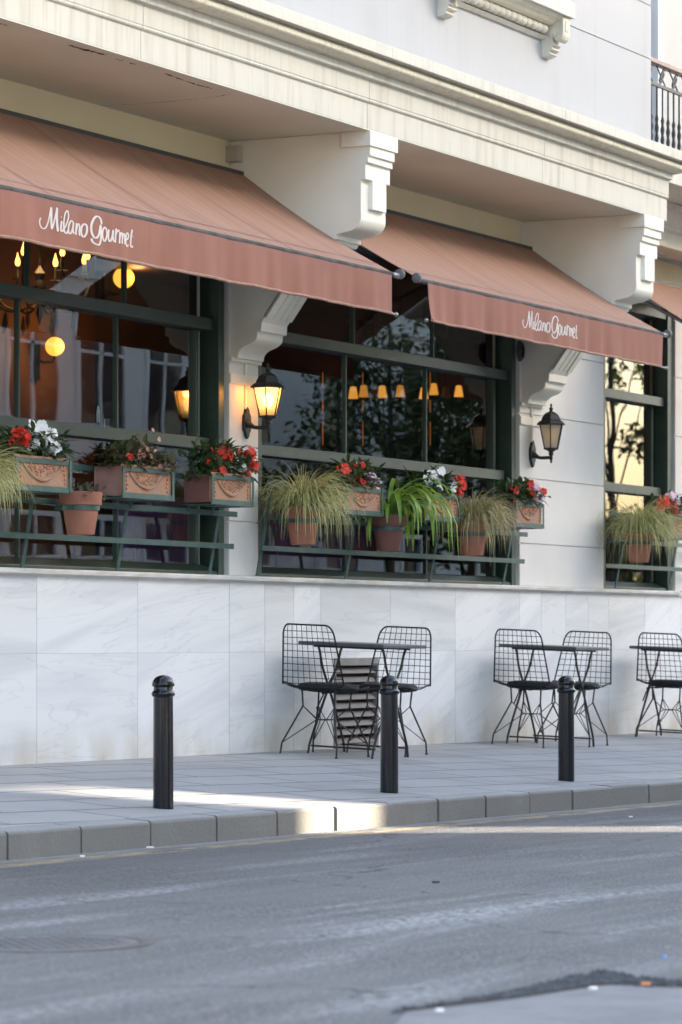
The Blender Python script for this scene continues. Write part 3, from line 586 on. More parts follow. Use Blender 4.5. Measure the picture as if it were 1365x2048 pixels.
LETTERS = [(wB, [(138, 258), (124, 300), (135, 350), (165, 380), (200, 370), (228, 315), (246, 230), (260, 138)]), (wA, [(262, 138), (266, 220), (268, 300), (277, 386)]),
 (wB, [(277, 386), (292, 330), (308, 240), (325, 143)]), (wA, [(325, 143), (324, 230), (328, 330), (338, 414)]),
 (wA*.9, [(377, 295), (368, 350), (368, 395), (378, 412), (396, 395)]), (wA, [(366, 252), (376, 250)]),
 (wB, [(396, 395), (428, 340), (455, 255), (450, 192), (435, 180), (414, 215), (400, 300)]), (wA*.9, [(400, 300), (400, 370), (412, 420), (434, 434), (452, 408)]),
 (wA*.8, [(508, 305), (488, 292), (465, 330), (456, 395), (470, 438), (492, 420), (512, 350)]), (wA*.85, [(514, 305), (508, 370), (510, 415), (524, 438)]),
 (wA*.85, [(550, 318), (543, 390), (542, 452)]), (wB, [(543, 420), (556, 355), (572, 328), (586, 345)]), (wA*.85, [(586, 345), (582, 400), (584, 448), (598, 458)]),
 (wA*.85, [(634, 326), (610, 355), (602, 420), (618, 468), (636, 470), (656, 425), (658, 355), (638, 326)]),
 (wA, [(824, 330), (812, 275), (775, 243), (735, 262), (702, 335), (700, 420), (722, 478), (752, 486), (785, 445), (806, 350)]), (wA, [(810, 335), (814, 430), (808, 510), (785, 562), (745, 562), (708, 535), (696, 495)]),
 (wA*.85, [(860, 366), (838, 398), (832, 465), (848, 520), (866, 512), (884, 455), (880, 395), (862, 366)]),
 (wA*.85, [(908, 392), (900, 450), (904, 512), (922, 524), (942, 480), (956, 398)]), (wA*.85, [(958, 398), (952, 460), (956, 512), (968, 528)]),
 (wA*.8, [(990, 380), (982, 450), (976, 542)]), (wB, [(980, 470), (994, 420), (1012, 400), (1018, 418)]),
 (wA*.8, [(1028, 420), (1024, 480), (1020, 552)]), (wB, [(1022, 500), (1038, 440), (1054, 428)]), (wA*.8, [(1056, 430), (1054, 490), (1050, 556)]), (wB, [(1052, 510), (1070, 448), (1086, 440)]), (wA*.8, [(1088, 442), (1086, 500), (1088, 552), (1098, 560)]),
 (wA*.8, [(1108, 510), (1138, 488), (1140, 445), (1122, 432), (1106, 470), (1104, 540), (1122, 582), (1146, 565)]),
 (wA*.9, [(1184, 392), (1174, 480), (1172, 560), (1184, 590), (1198, 580)]), (wB, [(1152, 462), (1200, 472)])]
tx = XY(1045, YF)[0]-XY(82, YF)[0]
awning(9.0, 17.95, 'long terracotta awning over the leftmost window, nearest the camera, with white script lettering', 1, text=0.0, vr=.035, ballL=False)
awning(18.32, 22.40, 'terracotta awning over the middle window, with white script lettering near its right end', 2, text=tx, vl=.10, vr=.02)
awning(23.88, 25.62, 'short plain terracotta awning over the narrow window at the right edge', 3)
# ================================================================ wall lanterns
def lantern(px, py0, label, power, bulbst, cxp):
    X = XY(cxp[0], 0)[0]; zplate = P(cxp[0], cxp[1], 0).z; o = Vector((X, 0, zplate)); root = empty('wall_lantern', o, label=label, cat='wall lantern', group='black hexagonal wall lanterns')
    b = MB(o); b.prism([(X+a*.048, zplate+c*.105) for a, c in ((0, 1), (.45, .8), (.55, .62), (.9, .45), (1, 0), (.9, -.45), (.55, -.62), (.45, -.8), (0, -1), (-.45, -.8), (-.55, -.62), (-.9, -.45), (-1, 0), (-.9, .45), (-.55, .62), (-.45, .8))], -.022, .0, 'y'); b.build('wall_plate', IRON, root, bevel=.006)
    b = MB(o); Yc = -.165; b.tube(crom([(X, -.01, zplate), (X, -.03, zplate-.012), (X, -.07, zplate-.03), (X, -.12, zplate-.032), (X, Yc, zplate-.03)], 5), [.034-.021*min(1, k/9) for k in range(21)], 10)
    b.lathe([(.002, -.075), (.010, -.065), (.006, -.055), (.013, -.045), (.012, -.02), (.02, -.005), (.016, .01), (.045, .03), (.05, .035)], (X, Yc, zplate), 12); b.build('arm', IRON, root, smooth=True)
    zb = zplate+.035; b = MB(o)                 # hexagonal cage
    hx = lambda r, z, k: Vector((X+r*math.cos(math.pi/3*k+.35), Yc+r*math.sin(math.pi/3*k+.35), z))
    rb, rt, hg = .056, .096, .185
    for k in range(6): b.tube([hx(rb, zb, k), hx(rt, zb+hg, k)], .0048, 6); b.tube([hx(rb, zb, k), hx(rb, zb, k+1)], .007, 6); b.tube([hx(rt, zb+hg, k), hx(rt, zb+hg, k+1)], .007, 6)
    b.build('cage', IRON, root)
    for k in range(6):
        p = [hx(rb-.003, zb, k), hx(rb-.003, zb, k+1), hx(rt-.003, zb+hg, k+1), hx(rt-.003, zb+hg, k)]; c = Vector((X, Yc, zb+hg/2))
        inn = [q+(Vector((c.x, c.y, q.z))-q).normalized()*.002 for q in p]
        MB(o).add(p+inn, [(0, 1, 2, 3), (7, 6, 5, 4), (0, 4, 5, 1), (1, 5, 6, 2), (2, 6, 7, 3), (3, 7, 4, 0)]).build('glass', LGLASS if power > 1 else LGLASS_UNLIT, root)
    b = MB(o); b.lathe([(.118, -.004), (.122, 0), (.118, .004), (.098, .022), (.082, .030), (.080, .040), (.062, .072), (.045, .085), (.030, .092), (.018, .098), (.010, .106), (.018, .116), (.014, .126), (.006, .134), (.011, .145), (.002, .160)], (X, Yc, zb+hg), 6, .35); b.build('roof', IRON, root, bevel=.002)
    b = MB(o); b.lathe([(.012, 0), (.012, .055)], (X, Yc, zb), 10); b.build('bulb_holder', mat('bulb_holder_white', (.7, .68, .62), rough=.5), root, smooth=True)
    b = MB(o); b.lathe([(.012, .055), (.024, .075), (.031, .10), (.027, .125), (.014, .142), (.003, .147)], (X, Yc, zb), 14); b.build('bulb', emis('lamp_bulb', (1, .60, .20), bulbst), root, smooth=True)
    l = bpy.data.lights.new('lantern_light', 'POINT'); l.energy = power; l.color = (1, .42, .08); l.shadow_soft_size = .03
    lo = bpy.data.objects.new('lantern_light', l); lo.location = (0, Yc, zb+.17-o.z); lo.parent = root; C.objects.link(lo)
    zt = P(480, 716, 0).z-.02; MB(o).tube([(X-.012, -.009, zplate+.09), (X-.012, -.009, zt)], .008, 8).build('conduit', BRK, root, smooth=True)
lantern(533, 735, 'lit black wall lantern glowing orange on the pier between the first two windows', 2.2, 5, (491, 846))
lantern(1098, 820, 'dimly lit black wall lantern on the broad pale wall beside the middle window',   .004, .10, (1063, 908))
b = MB((0, 0, 0)); pc = P(1040, 702, -.02); b = MB(pc)
for k in range(3): b.tube([pc+Vector((.045*math.cos(t)*(1-.12*k), -.01*k, .075*math.sin(t)*(1-.12*k))) for t in [2*math.pi*i/18 for i in range(19)]], .007, 6)
tag(b.build('cable_coil', mat('cable_grey', (.06, .06, .06), rough=.6), smooth=True), 'small coil of dark cable hung high beside the middle window frame', 'cable')
# ================================================================ plant racks
ZLOW, ZMID, ZBACK = 1.335, 1.536, 1.745
YLOW, YMID, YBK = -.10, -.125, -.15
def rack(x0, x1, posts, boxes, rings, label):
    o = (x0, 0, ZS); root = empty('plant_rack', o, label=label, cat='plant rack', group='green metal plant racks in front of the windows')
    for z, y, xx in ((ZLOW, YLOW, x1), (ZMID, YMID, x1), (ZBACK, YBK+.012, x1-.12)):
        MB(o).box(x0, xx, y-.004, y+.004, z-.017, z+.017).build('rail', GREEN2, root, bevel=.0015)
    for p in posts:
        b = MB(o); v = [(p, -.030, ZS-.02), (p+.032, -.030, ZS-.02), (p+.032, -.022, ZS-.02), (p, -.022, ZS-.02)]; t = [(a, c-.115, ZBACK+.01) for a, c, _ in v]
        b.add(v+t, [(0, 3, 2, 1), (4, 5, 6, 7), (0, 1, 5, 4), (1, 2, 6, 5), (2, 3, 7, 6), (3, 0, 4, 7)]); b.build('post', GREEN2, root)
    for (a, c) in boxes:                        # open frames that carry the troughs
        y0, y1, z0, z1 = -.352, -.150, 1.577, 1.752; b = MB(o); t = .004; h = .026
        b.box(a-.012, c+.012, y0-t, y0, z1-h, z1).box(a-.018, c+.018, y0-t-.002, y0-.002, z0-.006, z0+h)
        b.box(a-.012, a+.012, y0-t*2, y0-t, z0, z1).box(c-.012, c+.012, y0-t*2, y0-t, z0, z1)
        b.box(a-.014, c+.014, y0, y1, z0-.008, z0-.004); b.box(c+.008, c+.012, y0, y1, z1-h, z1)
        for xx in (a+.1, c-.1): b.box(xx-.013, xx+.013, YMID-.008, YMID-.004, ZMID-.01, z0); b.box(xx-.013, xx+.013, y0+.02, YMID, z0-.012, z0-.008)
        b.build('trough_holder', GREEN2, root)
    for (cx, cy, rr, zz) in rings:
        b = MB(o); n = 28; v = []
        for k in range(n):
            t = 2*math.pi*k/n; v += [(cx+rr*math.cos(t), cy+rr*math.sin(t), zz-.015), (cx+rr*math.cos(t), cy+rr*math.sin(t), zz+.015), (cx+(rr+.004)*math.cos(t), cy+(rr+.004)*math.sin(t), zz+.015), (cx+(rr+.004)*math.cos(t), cy+(rr+.004)*math.sin(t), zz-.015)]
        b.add(v, [(4*k+i, 4*((k+1) % n)+i, 4*((k+1) % n)+(i+1) % 4, 4*k+(i+1) % 4) for k in range(n) for i in range(4)])
        b.box(cx-.02, cx+.02, cy+rr, YMID+.0, zz-.012, zz+.012); b.build('pot_ring', GREEN2, root)
BY = -.345
bx_ = {1: (XY(30, BY)[0], .55), 2: (XY(343, BY)[0]-.56, .56), 3: (XY(503, BY)[0]-.5, .5), 4: (XY(762, BY)[0]-.52, .52), 5: (XY(916, BY)[0]-.52, .52), 6: (XY(1084, BY)[0]-.48, .48), 7: (XY(1338, BY)[0], .52)}
PR, PHt = .122, .245
pots = {}
for k, (px, pyb, py) in {'a': (-62, 1060, -.30), 'b': (162, 1070, -.29), 'c': (606, 1090, -.30), 'd': (778, 1103, -.26), 'e': (945, 1112, -.30), 'f': (1278, 1125, -.30)}.items():
    v = P(px, pyb, py); pots[k] = v
def rg(k): return (pots[k].x, pots[k].y, .104, pots[k].z+.155)
def bxr(*ks): return [(bx_[k][0], bx_[k][0]+bx_[k][1]) for k in ks]
px_ = lambda x: XY(x, -.1)[0]
rack(12.6, XY(473, -.12)[0], [14.2, px_(62), px_(252), XY(436, -.1)[0]], bxr(1, 2, 3), [rg('a'), rg('b')], 'green plant rack in front of the leftmost window')
rack(XY(524, -.1)[0], XY(1054, -.12)[0], [XY(526, -.08)[0], px_(708), px_(876), XY(1022, -.1)[0]], bxr(4, 5, 6), [rg('c'), rg('d'), rg('e')], 'green plant rack in front of the middle window')
rack(XY(1212, -.1)[0], 27.2, [XY(1246, -.1)[0], 25.3, 26.4], bxr(7), [rg('f')], 'green plant rack in front of the narrow right window')
# ---------------------------------------------------------------- plants
def leaf(b, c, d, up, L, W, fold=.25, bend=.25, n=3):
    d = d.normalized(); s = d.cross(up)
    if s.length < 1e-4: s = Vector((1, 0, 0))
    s.normalize(); u = s.cross(d).normalized(); base = len(b.v)
    prof = [(0, .06), (.3, .85), (.6, 1), (.85, .55), (1, .02)]
    for t, ww in prof:
        p = c+d*L*t-u*(bend*L*t*t)
        b.v += [p+s*W*ww*.5+u*W*ww*fold*.5-b.o, p-b.o, p-s*W*ww*.5+u*W*ww*fold*.5-b.o]
    for i in range(4):
        for k in (0, 1): b.f.append((base+3*i+k, base+3*i+k+1, base+3*i+k+4, base+3*i+k+3))
def flower(b, c, nrm, r, rnd, petals=5):
    nrm = nrm.normalized(); a = nrm.cross(Vector((.3, .2, 1))).normalized(); e = nrm.cross(a); t0 = rnd.uniform(0, 6)
    for k in range(petals):
        t = t0+2*math.pi*k/petals; d = a*math.cos(t)+e*math.sin(t); s = a*-math.sin(t)+e*math.cos(t); base = len(b.v)
        lift = rnd.uniform(-.1, .35)
        for (u, v_) in ((.02, 0), (.45, -.42), (.85, -.48), (1.05, -.2), (1.0, 0), (1.05, .2), (.85, .48), (.45, .42)):
            b.v.append(c+d*r*u+s*r*v_+nrm*r*(lift*u+.06*(k % 2))-b.o)
        b.f.append(tuple(base+i for i in range(8)))
def foliage(b, x0, x1, yc, z0, hgt, n, rnd, L=.075, W=.03, droop=.5):
    for i in range(n):
        u = rnd.random(); X = x0+(x1-x0)*u; arch = 1-abs(u-.5)**2.2*2.2
        rr = rnd.random(); z = z0+hgt*arch*rr; Y = yc+rnd.gauss(0, .055)
        out = Vector(((u-.5)*1.6+rnd.gauss(0, .7), rnd.gauss(-.35, .7), rnd.uniform(-.2, 1)*(.4+rr)))
        leaf(b, Vector((X, Y, z)), out, Vector((0, 0, 1)), L*rnd.uniform(.6, 1.25), W*rnd.uniform(.7, 1.2), .3, droop*rnd.uniform(.2, 1.2))
def trough(k, label, spec, leafm=LEAF, seed=0, hgt=.14, n=260, side=TERRAD, front=TERRAR):
    x0, L = bx_[k]; x1 = x0+L; y0, y1, z0, z1 = -.345, -.155, 1.582, 1.755; o = ((x0+x1)/2, -.25, z0); r = random.Random(100+seed)
    root = empty('flower_trough', o, label=label, cat='flower box', group='terracotta troughs of impatiens on the racks')
    b = MB(o); t = .014
    b.box(x0, x0+t, y0+t, y1-t, z0, z1).box(x1-t, x1, y0+t, y1-t, z0, z1).box(x0, x1, y1-t, y1, z0, z1+.001).box(x0+t, x1-t, y0+t, y1-t, z0, z0+t)
    tr_ = b.build('trough', side, root, bevel=.003)
    b = MB(o); b.box(x0, x1, y0, y0+t, z0, z1+.012)
    b.build('trough_front', front, root, bevel=.004)
    b = MB(o); w_ = L*.5; cx = (x0+x1)/2                 # garland in relief on the front
    pts = [Vector((cx+w_*.72*s, y0-.003, z1-.035-.085*(1-s*s))) for s in [i/10-1 for i in range(21)]]
    b.tube(pts, [.006+.006*(1-abs(i/10-1)) for i in range(21)], 8)
    for i in range(60):
        s = r.uniform(-.75, .75); zz = z1-.03-r.random()*.075*(1-s*s); c = Vector((cx+w_*.66*s, y0-.001, zz)); q = r.uniform(.004, .009); b.lathe([(q*.2, -q), (q, -q*.2), (q, q*.3), (q*.2, q)], c, 6)
    for s in (-1, 1):
        for i in range(5): c = Vector((cx+s*w_*.82+r.uniform(-.008, .008), y0-.001, z1-.035-.024*i)); q = .009; b.lathe([(q*.2, -q), (q, 0), (q*.2, q)], c, 6)
    b.build('garland_relief', front, root, smooth=True)
    MB(o).box(x0+t, x1-t, y0+t, y1-t, z1-.035, z1-.015).build('soil', SOIL, root)
    b = MB(o); foliage(b, x0-.0, x1+.0, -.26, z1-.01, hgt+.02, int(n*1.3), r, .085, .034)
    for i in range(26):
        X = r.uniform(x0+.05, x1-.05); b.tube([(X, -.25+r.uniform(-.04, .04), z1-.03), (X+r.gauss(0, .04), -.25+r.gauss(0, .05), z1+hgt*.7)], .003, 4)
    fo = b.build('foliage', leafm, root)
    for nm, m_, cols in spec:
        for (u, h, cnt, spread, rad) in cols:
            for i in range(cnt+cnt//2+(cnt > 1)):
                b = MB(o)
                c = Vector((x0+L*u+r.gauss(0, spread), -.29-r.random()*.07, z1+h+r.gauss(0, spread*.8)))
                flower(b, c, Vector((r.gauss(-.2, .4), -1, r.gauss(.35, .4))), rad*r.uniform(.9, 1.3), r); b.build(nm, m_, root)
    return root
R_, W_, P_ = 'red_flower', 'white_flower', 'pink_flower'
trough(1, 'terracotta trough with red flowers left of white flowers, leftmost on the rack', [(R_, PETR, [(.13, .13, 4, .014, .026), (.22, .10, 7, .022, .026), (.02, .07, 2, .02, .02)]), (W_, PETW, [(.48, .16, 11, .026, .027), (.62, .12, 8, .022, .027), (.72, .06, 7, .018, .026), (.38, .08, 4, .012, .026)])], seed=1, n=300)
trough(2, 'weathered pinkish terracotta trough with mostly faded buds and one red flower', [('faded_flower', BUD, [(.35, .10, 6, .05, .016), (.7, .10, 7, .07, .013), (.95, .05, 2, .02, .014), (.5, .05, 6, .08, .012)]), ('red_flower', PETR, [(.14, .055, 2, .008, .017)])], LEAF2, 2, n=300, hgt=.12, side=TERRAO)
trough(3, 'dark sided trough with many red flowers and few white ones, below the lit lantern', [(R_, PETR, [(.28, .13, 3, .016, .027), (.5, .13, 3, .014, .028), (.32, .03, 3, .016, .027), (.95, .12, 4, .02, .026), (1.03, .07, 5, .022, .027), (.05, .06, 2, .02, .02), (.9, .0, 3, .03, .022)]), (W_, PETW, [(.84, .05, 4, .014, .022), (1.02, .02, 1, .01, .02)])], seed=3, n=340, hgt=.17)
trough(4, 'trough with small red flowers and one pale pink cluster, first in the middle window', [(R_, PETR, [(.02, .10, 2, .012, .026), (.18, .10, 1, .02, .02), (.45, .13, 2, .012, .024), (.45, .04, 3, .016, .026), (.95, .07, 1, .02, .024), (.7, .09, 1, .02, .016)]), (P_, PETP, [(.6, .14, 3, .014, .024), (.82, .08, 5, .018, .027), (.86, .03, 4, .018, .027)])], seed=4, n=330, hgt=.15)
trough(5, 'trough with white flowers left and red right, behind the strap leaved plant', [(W_, PETW, [(.25, .12, 4, .022, .025), (.5, .14, 5, .03, .025), (.45, .08, 4, .022, .026), (.85, .06, 4, .02, .025), (.1, .1, 2, .02, .022)]), (R_, PETR, [(1.02, .12, 2, .014, .028), (1.12, .09, 5, .022, .026), (1.0, .02, 4, .02, .022)])], seed=5, n=300, hgt=.15)
trough(6, 'trough with red and pale pink flowers, last on the middle rack', [(R_, PETR, [(.5, .12, 2, .014, .026), (.62, .06, 3, .02, .028), (.0, .09, 2, .014, .024), (.98, .1, 2, .012, .022)]), (P_, PETP, [(.72, .11, 4, .018, .028), (.88, .07, 4, .02, .028), (.98, .04, 4, .02, .026), (.85, .03, 2, .02, .022)])], seed=6, n=300, hgt=.13)
trough(7, 'terracotta trough with red and lilac pink flowers, in front of the narrow right window', [(R_, PETR, [(-.1, .12, 3, .02, .03), (.02, .09, 3, .02, .03), (.25, .03, 6, .03, .03), (-.22, .07, 4, .02, .03)]), (P_, PETP, [(.2, .14, 6, .03, .028), (.42, .08, 6, .03, .03), (.5, .02, 5, .03, .03)])], seed=7, n=340, hgt=.15)
GRASS2 = leafmat('dry_grass_blade', (.26, .25, .11), (.46, .40, .22), .5, .5)
def pot(k, name, label, cat, kind, seed):
    c = pots[k]; r = random.Random(200+seed); root = empty(name, c, label=label, cat=cat, group='plants in round terracotta pots')
    MB(c).lathe([(.070, 0), (.078, .004), (.104, .165), (.108, .168), (.118, .170), (.124, .242), (.120, .245), (.110, .243), (.104, .20)], c, 32).build('pot', TERRA if kind != 'strap' else TERRAD, root, smooth=True)
    MB(c).lathe([(.104, .222), (.06, .226), (.01, .228)], c, 20).build('soil', SOIL, root)
    b = MB(c); top = c+Vector((0, 0, .225))
    if kind == 'grass':
        for i in range(1050):
            az = r.uniform(0, 2*math.pi) if i % 5 < 3 else r.gauss(-1.5, .8); d = Vector((math.cos(az), math.sin(az), 0)); L = r.uniform(.22, .50)*{1: .9, 3: 1.0, 5: .9, 6: 1.02}[seed]; tilt = abs(r.gauss(.55, .38)); el = math.pi/2-tilt; p = top+d*r.random()*.07
            wv = r.uniform(.0036, .0068); n = 7; pts = []; q = p.copy(); a = el; step = L/n; droop = r.uniform(.13, .36)
            for j in range(n+1):
                pts.append(q.copy()); q = q+(d*math.cos(a)+Vector((0, 0, math.sin(a))))*step; a = max(-1.50, a-droop*(1+.25*j))
                if q.y > -.02: q.y = -.02-r.random()*.03
            s = Vector((-d.y, d.x, 0)); s = (s+Vector((r.gauss(0, .4), r.gauss(0, .4), r.gauss(0, .3)))).normalized(); base = len(b.v)
            for j, q in enumerate(pts): ww = wv*(1-(j/n)**2.5*.85); b.v += [q+s*ww*.5-b.o, q-s*ww*.5-b.o]
            b.f += [(base+2*j, base+2*j+1, base+2*j+3, base+2*j+2) for j in range(n)]
        b.build('foliage', GRASS2 if k == 'e' else GRASS, root)
    elif kind == 'strap':
        for i in range(64):
            az = r.uniform(0, 2*math.pi) if i < 26 else r.gauss(-.75, .75); d = Vector((math.cos(az), math.sin(az), 0)); L = r.uniform(.45, .78) if i > 10 else r.uniform(.25, .4); a = r.uniform(.7, 1.4); p = top+d*.02+Vector((0, 0, r.uniform(0, .02)))
            wv = r.uniform(.022, .033); n = 10; q = p.copy(); base = len(b.v); s = Vector((-d.y, d.x, 0)); droop = r.uniform(.17, .30)
            for j in range(n+1):
                t = j/n; ww = wv*min(1, .5+t*3)*(1-max(0, t-.6)**2*5.5); nz = (d*-math.sin(a)+Vector((0, 0, math.cos(a))))
                b.v += [q+s*ww*.5+nz*ww*.18-b.o, q-b.o, q-s*ww*.5+nz*ww*.18-b.o]
                q = q+(d*math.cos(a)+Vector((0, 0, math.sin(a))))*L/n; a = max(-1.5, a-droop*(1+.12*j))
                if q.y > -.03: q.y = -.03
            b.f += [(base+3*j+k_, base+3*j+k_+1, base+3*j+k_+4, base+3*j+k_+3) for j in range(n) for k_ in (0, 1)]
        b.build('foliage', STRAP, root, smooth=True)
    else:
        foliage(b, c.x-.09, c.x+.12, c.y, top.z-.01, .06, 90, r, .055, .026, .5); b.build('foliage', PURPL, root)
pot('a', 'potted_grass', 'pale drooping ornamental grass spilling over the left edge of the first rack', 'potted plant', 'grass', 1)
pot('b', 'potted_plant', 'bare sided terracotta pot with low purple and green leaves, hung below the first rack troughs', 'potted plant', 'low', 2)
pot('c', 'potted_grass', 'big drooping ornamental grass at the left end of the middle window', 'potted plant', 'grass', 3)
pot('d', 'potted_plant', 'plant with long bright green strap leaves arching out of its pot in the middle window', 'potted plant', 'strap', 4)
pot('e', 'potted_grass', 'drooping ornamental grass near the right end of the middle window', 'potted plant', 'grass', 5)
pot('f', 'potted_grass', 'drooping ornamental grass in front of the narrow right window', 'potted plant', 'grass', 6)
# ================================================================ bollards
def bollard(px, py, label):
    p = PG(px, py, pave); root = empty('bollard', p, label=label, cat='bollard', group='black iron bollards along the kerb'); z0 = -.02
    b = MB(); n = 32; prof = [(-.02, .0505), (0, .0505), (.05, .0498), (.30, .0492), (.53, .0478), (.546, .0475)]; v = []
    for z, r in prof:
        for k in range(n):
            t = 2*math.pi*k/n; rr = r*(1-.035*(1 if k % 4 == 0 and z < .54 else 0)); v.append((rr*math.cos(t), rr*math.sin(t), z))
    b.add(v, [(i*n+k, i*n+(k+1) % n, (i+1)*n+(k+1) % n, (i+1)*n+k) for i in range(len(prof)-1) for k in range(n)])
    b.build('shaft', BLACKP, root, smooth=True)
    MB().lathe([(.046, .540), (.053, .545), (.0575, .553), (.0575, .560), (.053, .568), (.048, .571), (.047, .573), (.047, .590), (.049, .592)], (0, 0, 0), 32).build('collar', BLACKP, root, smooth=True)
    MB().lathe([(.045, .590), (.0535, .594), (.0555, .600), (.0545, .608), (.050, .620), (.042, .632), (.031, .640), (.018, .645), (.004, .647)], (0, 0, 0), 32).build('cap', BLACKP, root, smooth=True)
    return root
bollard(327, 1618, 'black iron bollard nearest the camera, standing in the sunlit streak'); bollard(779, 1586, 'black iron bollard in front of the first cafe table'); bollard(1133, 1562, 'black iron bollard in front of the second cafe table, farthest')
# ================================================================ cafe tables and wire chairs
def make_table():
    root = empty('cafe_table'); s = .31; h = .74
    b = MB(); b.box(-s, s, -s, s, h-.024, h); b.build('tabletop', TTOP, root, bevel=.004)
    for sy in (-1, 1):
        y = sy*.235
        for sx in (-1, 1):
            yy = y+sx*.012
            MB().tube(crom([(sx*.20, yy, h-.02), (sx*.165, yy, h-.07), (sx*.12, yy, h-.17), (-sx*.02, yy, .38), (-sx*.20, yy, .10), (-sx*.225, yy, .04), (-sx*.235, yy, 0)], 4), .0085, 7).build('leg', IRON, root, smooth=True)
    for sx in (-1, 1):
        MB().tube([(-sx*.215, -.235, .06), (-sx*.215, .235, .06)], .007, 6).build('foot_bar', IRON, root, smooth=True)
        MB().tube([(sx*.20, -.25, h-.03), (sx*.20, .25, h-.03)], .008, 6).build('top_bar', IRON, root, smooth=True)
    b = MB()
    for sy in (-1, 1): b.tube([(-.16, sy*.235, .30), (.13, sy*.235, .60)], .006, 6)
    b.tube([(-.10, -.235, .46), (.10, .235, .40)], .006, 6).tube([(.10, -.235, .46), (-.10, .235, .40)], .006, 6); b.build('brace', IRON, root, smooth=True)
    return root
def make_chair():
    # faces +x, origin on the floor under the seat
    root = empty('wire_chair')
    def S(u, v):          # u -1..1 across, v 0..1 from the front of the seat over the bend to the top of the back
        if v < .42:
            t = v/.42; x = .22-.40*t; z = .44-.022*math.sin(t*math.pi)-.012*t; hw = .205+.015*t
            z += .035*abs(u)**3*(.5+t*.8); 
        elif v < .56:
            t = (v-.42)/.14; a = t*math.radians(78); x = -.18-.055*math.sin(a); z = .428+.055*(1-math.cos(a)); hw = .22+.002*t; z += .035*abs(u)**3*1.3*(1-t); x += .04*abs(u)**2.5*t
        else:
            t = (v-.56)/.44; x = -.234-.085*t; z = .472+.375*t; hw = .222-.045*t; x += .04*abs(u)**2.5*(1-.5*t)
        return Vector((x, u*hw, z))
    def cl(u, v):         # rounded upper corners
        if v > .92:
            t = (v-.92)/.08; m_ = 1-.24*(1-math.sqrt(max(0, 1-t*t))); u = max(-m_, min(m_, u))
        if v < .05:
            t = (.05-v)/.05; m_ = 1-.2*(1-math.sqrt(max(0, 1-t*t))); u = max(-m_, min(m_, u))
        return S(u, v)
    b = MB(); nu = 10
    for i in range(1, nu): b.tube([cl(-1+2*i/nu, v/34) for v in range(35)], .0023, 4, False)
    for j in range(1, 20): b.tube([cl(-1+2*k/12, j/20) for k in range(13)], .0023, 4, False)
    b.build('seat_mesh', WIRE, root, smooth=True)
    rim = [S(-1, .05+.87*k/30) for k in range(31)]
    n = 7
    rim += [cl(-1, .92+.08*math.sin(math.pi/2*k/n)) for k in range(1, n+1)]
    rim += [cl(u, 1.0) for u in (-.5, 0, .5)]+[cl(1, .92+.08*math.sin(math.pi/2*k/n)) for k in range(n, 0, -1)]+[S(1, .05+.87*k/30) for k in range(30, -1, -1)]
    rim += [cl(1, .05*(1-k/4)) for k in range(1, 5)]+[cl(u, 0) for u in (.5, 0, -.5)]+[cl(-1, .05*(k/4)) for k in range(1, 4)]; rim += [rim[0]]
    MB().tube(rim, .0058, 7, False).build('rim', WIRE, root, smooth=True)
    b = MB(); n = 18; v = []
    for k, (rr, dz) in enumerate([(.0, .030), (.7, .036), (.95, .026), (1.0, .004), (.95, -.013), (.0, -.014)]):
        for i in range(n): t = 2*math.pi*i/n; v.append((.02+.185*rr*math.copysign(abs(math.cos(t))**.75, math.cos(t)), .19*rr*math.copysign(abs(math.sin(t))**.75, math.sin(t)), .438+dz))
    b.add(v, [(k*n+i, (k+1)*n+i, (k+1)*n+(i+1) % n, k*n+(i+1) % n) for k in range(5) for i in range(n)]); b.build('cushion', CUSH, root, smooth=True)
    top = {(sx, sy): Vector((sx*.115, sy*.12, .425)) for sx in (-1, 1) for sy in (-1, 1)}
    mid = {k: Vector((k[0]*.105, k[1]*.115, .32)) for k in top}
    low = {k: Vector((k[0]*.215, k[1]*.20, .08)) for k in top}
    ft = {k: Vector((k[0]*.225, k[1]*.205, .0)) for k in top}
    for k in top:
        MB().tube([top[k], (top[k]+mid[k])/2, mid[k], mid[k].lerp(low[k], .5), mid[k].lerp(low[k], .93), low[k], ft[k]], [.0062]*7, 7).lathe([(.011, 0), (.011, .006), (.007, .010)], ft[k], 10).build('leg', IRON, root, smooth=True)
    b = MB(); c = .235
    hub = {(sx, 0): Vector((sx*.06, 0, c)) for sx in (-1, 1)}
    for k in top:
        h_ = hub[(k[0], 0)]+Vector((0, k[1]*.035, 0)); b.tube([mid[k], h_], .0032, 5).tube([h_, low[k]], .0032, 5)
        h2 = Vector((k[0]*.02, k[1]*.05, c)); b.tube([mid[k], h2], .0032, 5).tube([h2, low[k]], .0032, 5)
    b.tube([(-.06, .035, c), (.06, .035, c), (.06, -.035, c), (-.06, -.035, c), (-.06, .035, c)], .0038, 5); b.build('brace', IRON, root, smooth=True)
    for sy in (-1, 1): MB().tube([(-.13, sy*.12, .422), (.13, sy*.12, .422)], .005, 6).build('seat_rail', IRON, root, smooth=True)
    return root
t0, c0 = make_table(), make_chair(); used = {'t': 0, 'c': 0}
def place(o, key, x, y, rz, label, cat, group):
    r = o if not used[key] else copy_tree(o); used[key] = 1; r.location = (x, y, pave(x, y)+.001); r.rotation_euler = (math.radians(2.0)*0, 0, rz); r.rotation_mode = 'XYZ'
    # stand square on the sloping pavement
    n = Vector((.0065, -.04, 1)).normalized(); q = Vector((0, 0, 1)).rotation_difference(n); r.rotation_mode = 'QUATERNION'; r.rotation_quaternion = q @ Matrix.Rotation(rz, 3, 'Z').to_quaternion()
    return tag(r, label, cat, group)
TY = -.42
